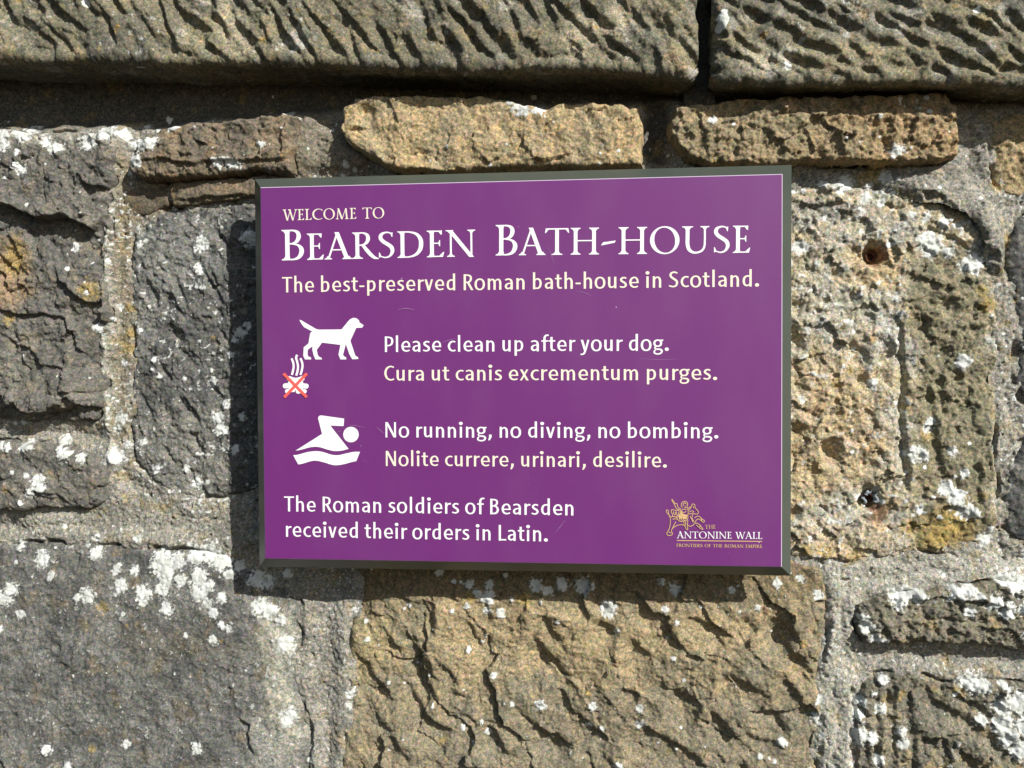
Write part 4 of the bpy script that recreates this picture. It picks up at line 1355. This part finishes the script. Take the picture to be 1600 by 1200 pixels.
def serif_font():
    g = {}
    TK, TN = .128, .052
    g[' '] = (0.42, [])

    def foot(x, w, y=0.0, up=1, l=.10, r_=.10):
        a, b = x - w / 2, x + w / 2
        return poly((a - l, y), (b + r_, y), (b + r_, y + up * .028), (b + min(.03, r_), y + up * .055), (b - .002, y + up * .12), (a + .002, y + up * .12),
                    (a - min(.03, l), y + up * .055), (a - l, y + up * .028))

    def stem(x, w=TK, l=.085, r_=.085, top=True, bot=True):
        o = [vbar(x, 0.02, .98, w)]
        if bot:
            o.append(foot(x, w, 0, 1, l, r_))
        if top:
            o.append(foot(x, w, 1.0, -1, l, r_))
        return o
    X = .19
    g['I'] = (0.36, stem(.18))
    g['B'] = (0.66, stem(X, r_=.0) + [strip([(X, .972), (.35, .972), (.455, .91), (.485, .77), (.435, .62), (.33, .55), (X, .54)], [.05, .062, .11, .13, .11, .06, .05]),
                                      strip([(.28, .54), (.45, .50), (.545, .385), (.55, .235), (.48, .09), (.35, .027), (X, .027)], [.045, .07, .125, .138, .11, .06, .05])])

    def arm_t(x1):
        return [hbar(X, x1, .973, .052), poly((x1 - .10, .955), (x1 - .03, .84), (x1, .84), (x1 + .005, .999), (x1 - .10, .97))]

    def arm_b(x1):
        return [hbar(X, x1, .027, .052), poly((x1 - .11, .045), (x1 + .01, .19), (x1 + .035, .19), (x1, .001), (x1 - .11, .03))]

    def arm_m(x1):
        return [hbar(X, x1, .52, .05), poly((x1 - .06, .52), (x1 - .022, .405), (x1, .405), (x1, .635), (x1 - .022, .635))]
    g['E'] = (0.57, stem(X, r_=0) + arm_t(.48) + arm_m(.43) + arm_b(.51))
    g['F'] = (0.54, stem(X, r_=0, bot=False) + [foot(X, TK)] + arm_t(.48) + arm_m(.43))
    g['L'] = (0.56, stem(X, r_=0, top=False) + [foot(X, TK, 1.0, -1)] + arm_b(.52))
    g['A'] = (0.78, [slant(.11, .385, .02, 1.03, .066), slant(.66, .36, .02, 1.03, .15), hbar(.19, .57, .36, .052), foot(.105, .06, 0, 1, .08, .08), foot(.665, .14, 0, 1, .07, .07)])
    g['R'] = (0.76, stem(X, r_=0, bot=False) + [foot(X, TK), strip([(X, .972), (.36, .972), (.475, .905), (.51, .755), (.46, .60), (.35, .525), (X, .51)], [.05, .06, .11, .132, .11, .06, .05]),
                                                strip([(.34, .54), (.47, .32), (.60, .13), (.70, .03), (.82, -.012)], [.10, .135, .135, .11, .035])])
    g['P'] = (0.62, stem(X, r_=0, bot=False) + [foot(X, TK), strip([(X, .972), (.36, .972), (.49, .90), (.53, .73), (.48, .56), (.36, .475), (.27, .47)], [.05, .06, .11, .132, .11, .06, .04])])
    g['S'] = (0.57, [strip([(.455, .90), (.37, .962), (.26, .97), (.145, .90), (.12, .76), (.20, .63), (.32, .53), (.435, .41), (.46, .24), (.38, .08), (.25, .028), (.09, .09)],
                           [.04, .055, .07, .115, .13, .14, .145, .14, .12, .075, .055, .04]),
                     poly((.40, .95), (.445, .80), (.467, .80), (.475, .975)), poly((.065, .02), (.065, .22), (.088, .22), (.14, .07))])
    g['D'] = (0.86, stem(X, r_=0) + [strip([(X, .972), (.40, .965), (.60, .885), (.715, .70), (.735, .5), (.70, .29), (.58, .115), (.40, .035), (X, .027)],
                                           [.05, .062, .105, .135, .145, .135, .105, .062, .05])])
    g['N'] = (0.92, [vbar(.17, .02, .96, .062), foot(.17, .06, 0, 1, .085, .085), slant(.77, .15, -.02, .985, .155), foot(.17, .10, 1.0, -1, .10, .02), vbar(.765, .05, .98, .062), foot(.765, .06, 1.0, -1, .085, .085)])
    g['T'] = (0.74, [vbar(.37, .02, .97, TK), foot(.37, TK), hbar(.05, .69, .972, .056), poly((.03, .999), (.005, .82), (.03, .82), (.12, .955)), poly((.71, .999), (.735, .82), (.71, .82), (.62, .955))])
    g['H'] = (0.93, stem(.19) + stem(.74) + [hbar(.19, .74, .52, .052)])
    g['O'] = (0.96, [oval(.48, .5, .435, .517, .15, .052, tilt=0.20, n=56, p=2.0)])
    g['U'] = (0.90, [strip([(.19, .98), (.19, .6), (.19, .36), (.235, .15), (.35, .04), (.48, .032), (.61, .10), (.68, .24), (.695, .45), (.695, .98)],
                           [TK, TK, TK, .125, .10, .08, .075, .07, .066, .066]), foot(.19, TK, 1.0, -1), foot(.695, .066, 1.0, -1)])
    g['-'] = (0.50, [poly((.02, .33), (.43, .43), (.46, .51), (.08, .45))])
    g['W'] = (1.06, [slant(.315, .09, -.02, .98, .135), slant(.315, .55, -.02, .98, .062), slant(.74, .50, -.02, .98, .135), slant(.74, .975, -.02, .98, .062),
                     foot(.09, .12, 1.0, -1, .07, .07), foot(.49, .12, 1.0, -1, .07, .04), foot(.975, .06, 1.0, -1, .08, .07)])
    g['C'] = (0.84, [strip([(.79, .86), (.68, .94), (.54, .972), (.33, .92), (.16, .74), (.11, .5), (.16, .26), (.33, .08), (.54, .028), (.69, .06), (.81, .15)],
                           [.04, .055, .065, .11, .142, .15, .142, .11, .065, .055, .04]), poly((.72, .93), (.785, .78), (.805, .78), (.805, .955))])
    g['M'] = (1.05, [slant(.14, .22, .02, .98, .064), foot(.14, .06, 0, 1, .08, .08), slant(.50, .22, 0, .99, .145), slant(.50, .79, 0, .99, .056), slant(.87, .80, .02, .98, .13), foot(.87, .13, 0, 1, .075, .075)])
    return g


WT = 0.74
SANS = sans()
WT = 0.88
TRAJAN = serif_font()
WT = 1.0
SMALL = serif_font()


def to_sign(u, v):
    x, z = on_plane(u, v, SIGN_Y)
    return np.array([x, z])


def text_line(ink, font, text, uL, vL, uR, vR, cap_px, small=None, lift=0):
    """set text so that its ink runs from (uL, vL) to (uR, vR) along the baseline"""
    a, b = to_sign(uL, vL), to_sign(uR, vR)
    ux = (b - a) / np.linalg.norm(b - a)
    uy = np.array([-ux[1], ux[0]])
    m = np.linalg.norm(b - a) / math.hypot(uR - uL, vR - vL)
    cap = cap_px * m
    x = 0.0
    placed = []
    for k, ch in enumerate(text):
        sc = 1.0
        if small and k > 0:
            sc = small
        adv, st = font[ch]
        placed.append((x, sc, st))
        x += adv * sc
    xs = []
    for (x0, sc, st) in placed:
        for s in st:
            pts = s[1] if s[0] == 'p' else list(s[1]) + list(s[2])
            xs += [x0 + sc * p[0] for p in pts]
    lo, hi = min(xs), max(xs)
    kx = np.linalg.norm(b - a) / (hi - lo)
    for (x0, sc, st) in placed:
        def T(p, x0=x0, sc=sc):
            return a + ux * ((x0 + sc * p[0] - lo) * kx) + uy * (p[1] * sc * cap)
        for n, s in enumerate(st):
            y = SIGN_Y - LAY - 0.00002 * n
            if s[0] == 'p':
                ink.ngon(s[1], T, y)
            else:
                ink.quadstrip(s[1], s[2], T, y)


def lettering(mat, label, *lines):
    ink = Ink()
    for ln in lines:
        text_line(ink, *ln)
    o = ink.done('lettering', mat, sign)
    o['label'] = label
    return o


lettering(M_CREAM, 'cream line reading WELCOME TO', (TRAJAN, 'WELCOME TO', 442, 344.5, 600.5, 341, 16.6))
lettering(M_WHITE, 'large white heading reading BEARSDEN', (TRAJAN, 'BEARSDEN', 440.5, 407, 743, 400.5, 47, 0.86))
lettering(M_WHITE, 'large white heading reading BATH-HOUSE', (TRAJAN, 'BATH-HOUSE', 774.5, 399.3, 1172, 395, 48.5, 0.87))
lettering(M_CREAM, 'cream line about the best-preserved Roman bath-house', (SANS, 'The best-preserved Roman bath-house in Scotland.', 441, 457, 1186, 447.6, 24.8))
lettering(M_WHITE, 'white line Please clean up after your dog', (SANS, 'Please clean up after your dog.', 601.5, 550, 1045, 548, 24.6))
lettering(M_CREAM, 'cream line Cura ut canis excrementum purges', (SANS, 'Cura ut canis excrementum purges.', 600.6, 595, 1120.5, 593.6, 24.2))
lettering(M_WHITE, 'white line No running, no diving, no bombing', (SANS, 'No running, no diving, no bombing.', 602.4, 683.4, 1122.4, 684.8, 24.2))
lettering(M_CREAM, 'cream line Nolite currere, urinari, desilire', (SANS, 'Nolite currere, urinari, desilire.', 603, 728, 1042, 730.4, 23.8))
lettering(M_WHITE, 'white line reading The Roman soldiers of Bearsden', (SANS, 'The Roman soldiers of Bearsden', 444, 799, 896, 805.4, 24.0))
lettering(M_WHITE, 'white line reading received their orders in Latin', (SANS, 'received their orders in Latin.', 447, 838.6, 856, 846, 24.0))
lettering(M_GOLD, 'small gold word THE', (TRAJAN, 'THE', 1101.5, 826, 1118, 826, 6.0))
lettering(M_GOLD, 'tiny gold line FRONTIERS OF THE ROMAN EMPIRE', (SMALL, 'FRONTIERS OF THE ROMAN EMPIRE', 1056.8, 854.2, 1191, 856, 5.0))
lettering(M_WHITE, 'white line reading ANTONINE WALL', (TRAJAN, 'ANTONINE WALL', 1057.5, 840.8, 1191, 842, 10.8))


def ident(p):
    return to_sign(p[0], p[1])


def from_zoom(pts, x0, y0, k):
    return [(x0 + a / k, y0 + b / k) for a, b in pts]


# dog
Zd = (430, 480, 7.5)
dog = [(285, 150), (300, 150), (480, 255), (515, 263), (778, 260), (860, 160), (885, 137), (920, 124), (955, 131), (983, 155), (988, 178), (1037, 212), (1020, 240), (950, 243),
       (882, 392), (935, 555), (945, 572), (970, 585), (975, 607), (903, 610), (870, 550), (828, 432), (795, 560), (812, 578), (833, 590), (833, 612), (765, 612), (742, 555),
       (765, 442), (550, 415), (487, 500), (500, 560), (512, 578), (545, 595), (548, 612), (472, 612), (450, 560), (436, 500), (437, 458), (382, 500), (380, 560), (392, 578), (420, 590),
       (423, 612), (350, 612), (330, 570), (335, 470), (390, 425), (410, 310), (420, 292), (437, 285), (340, 235), (305, 190)]
ink = Ink()
ink.ngon(from_zoom(dog, *Zd), ident, SIGN_Y - LAY)
ink.done('dog_symbol', M_WHITE, sign)
ink = Ink()
lay = 0


def put(pts, w, Z, mat_ink, smooth=True, caps=False):
    global lay
    pp = from_zoom(pts, *Z)
    s = strip(pp, [w / Z[2]] * len(pp), smooth)
    mat_ink.quadstrip(s[1], s[2], ident, SIGN_Y - LAY - 0.00002 * lay)
    lay += 1
    if caps:
        for p in (pp[0], pp[-1]):
            c = circ(p[0], p[1], w / Z[2] / 2)
            mat_ink.ngon(c[1], ident, SIGN_Y - LAY - 0.00002 * lay)
            lay += 1


for pts in ([(193, 600), (212, 650), (217, 700), (208, 750), (197, 793)], [(258, 558), (246, 590), (258, 640), (268, 690), (262, 750), (247, 802)],
            [(297, 598), (318, 655), (320, 700), (310, 750), (297, 793)]):
    put(pts, 25, Zd, ink)
for pts, w in (([(155, 838), (245, 862), (322, 838)], 46), ([(120, 922), (240, 915), (364, 925)], 60), ([(140, 985), (185, 972), (215, 970)], 48), ([(268, 988), (310, 985), (346, 985)], 50),
               ([(180, 890), (240, 880), (300, 885)], 60), ([(190, 955), (245, 948), (300, 955)], 50)):
    put(pts, w, Zd, ink, True, True)
put([(160, 815), (245, 838), (335, 812)], 22, Zd, ink)
ink.done('dog_mess_symbol', M_WHITE, sign)
ink = Ink()
lay += 4
put([(100, 778), (372, 1054)], 34, Zd, ink, False)
put([(374, 776), (108, 1056)], 34, Zd, ink, False)
ink.done('red_cross', M_RED, sign)
# swimmer
lay = 0
Zs = (430, 640, 9.412)
body = [(632, 130), (634, 112), (644, 97), (660, 88), (680, 85), (1015, 132), (1007, 242), (812, 235), (1080, 577), (1000, 600), (950, 607), (905, 610), (860, 608), (820, 600), (760, 585), (700, 565),
        (670, 556), (640, 550), (605, 547), (570, 547), (520, 553), (480, 562), (400, 585), (350, 597), (300, 603), (690, 357)]
wave = [(265, 670), (310, 667), (350, 660), (450, 630), (500, 619), (560, 612), (600, 610), (640, 612), (680, 618), (720, 628), (800, 655), (840, 665), (880, 670), (920, 670), (960, 665), (1040, 645),
        (1095, 632), (1150, 622), (1200, 619), (1248, 620), (1193, 757), (1130, 770), (1060, 790), (1000, 805), (950, 814), (905, 818), (865, 817), (830, 810), (790, 799), (750, 785), (680, 765), (630, 754),
        (580, 750), (540, 755), (500, 765), (420, 790), (380, 800), (340, 806)]
ink = Ink()
ink.ngon(from_zoom(body, *Zs), ident, SIGN_Y - LAY)
ink.ngon(from_zoom(wave, *Zs), ident, SIGN_Y - LAY)
ink.ngon(from_zoom(circ(1115, 367, 114, 40)[1], *Zs), ident, SIGN_Y - LAY)
ink.done('swimmer_symbol', M_WHITE, sign)
# mounted horseman, in gold line
lay = 0
Zh = (1030, 770, 7.27)
ink = Ink()
ink.ngon(from_zoom([(215, 262), (232, 236), (240, 196), (262, 205), (268, 240), (318, 250), (312, 300), (268, 296), (228, 290)], *Zh), ident, SIGN_Y - LAY + 0.00004)
for pts in ([(125, 285), (108, 250), (84, 222), (80, 202), (92, 194), (104, 208), (106, 235), (128, 275)],
            [(143, 70), (165, 100), (180, 122), (200, 122), (207, 150), (222, 172), (245, 182)], [(140, 82), (170, 128), (184, 160), (205, 186), (240, 194)],
            [(262, 170), (250, 145), (258, 112), (288, 96), (316, 108), (322, 140), (308, 165), (285, 168)], [(272, 150), (275, 122), (296, 115), (308, 132)], [(286, 150), (300, 150)],
            [(240, 192), (190, 200), (140, 192), (138, 220), (152, 250), (150, 268), (190, 272), (215, 268)], [(160, 210), (175, 250), (190, 215), (205, 255), (225, 205)],
            [(245, 185), (250, 215), (246, 250), (265, 268), (300, 262), (326, 245), (325, 200), (318, 165)], [(255, 215), (280, 225), (305, 205)], [(260, 190), (290, 185), (310, 190)],
            [(205, 280), (215, 310), (245, 325), (275, 318), (318, 305), (325, 255)], [(225, 285), (240, 315)], [(245, 285), (262, 315)], [(265, 280), (285, 312)],
            [(278, 320), (285, 370), (300, 395), (308, 415), (324, 414), (318, 370), (325, 310)], [(300, 315), (300, 370)],
            [(128, 275), (165, 268), (205, 285)], [(150, 300), (180, 295), (205, 300)],
            [(125, 285), (126, 330), (118, 390), (104, 425), (86, 458), (95, 480), (130, 482), (150, 465), (138, 430), (150, 405), (190, 375), (240, 362), (280, 366)],
            [(108, 440), (125, 455), (140, 450)], [(150, 395), (178, 345), (190, 325)], [(320, 362), (350, 380), (380, 368), (402, 345)],
            [(325, 200), (350, 178), (366, 150), (375, 128), (388, 126), (402, 135), (408, 170), (425, 190), (443, 212), (436, 238), (410, 240), (392, 236), (372, 262), (378, 300), (395, 325)],
            [(330, 180), (345, 160), (360, 165)], [(385, 150), (390, 175)], [(340, 215), (365, 205), (395, 212)], [(330, 240), (360, 235), (388, 222)], [(350, 262), (360, 285), (385, 335)],
            [(400, 285), (430, 265), (460, 272), (490, 300), (514, 318), (502, 332), (478, 318), (445, 296), (425, 305), (400, 338)],
            [(400, 345), (430, 345), (455, 360), (480, 390), (495, 412), (465, 402), (445, 385), (420, 362)], [(470, 290), (485, 315)], [(455, 385), (475, 375)]):
    put(pts, 7.5, Zh, ink)
ink.done('horseman_emblem', M_GOLD, sign)
ink = Ink()
lay = 0
put([(200, 541), (1168, 552)], 9, Zh, ink, False)
ink.done('emblem_rule', M_GOLD, sign)
# fine scratches in the print
M_SCR = plain('scratch', (0.42, 0.26, 0.45), 0.6, 0, 0.3, 0.3, 900)
for pts, w in (([(527, 676), (530, 674), (533, 674)], .5), ([(588, 667), (594, 672), (600, 677)], .6), ([(546, 664), (556, 665), (570, 668)], .45), ([(567, 718), (573, 722)], .5),
               ([(622, 484), (634, 482), (648, 484)], .7), ([(900, 455), (915, 458), (925, 463)], .4), ([(855, 385), (862, 400), (866, 415)], .35), ([(868, 832), (876, 822), (884, 812)], .5),
               ([(688, 536), (700, 532), (712, 529)], .5), ([(1000, 560), (1030, 562), (1060, 561)], .35), ([(824, 742), (828, 760)], .3)):
    ink = Ink()
    s = strip(pts, [w * .3] + [w] * (len(pts) - 2) + [w * .3])
    ink.quadstrip(s[1], s[2], ident, SIGN_Y - LAY - 0.0004)
    ink.done('scratch', M_SCR, sign)
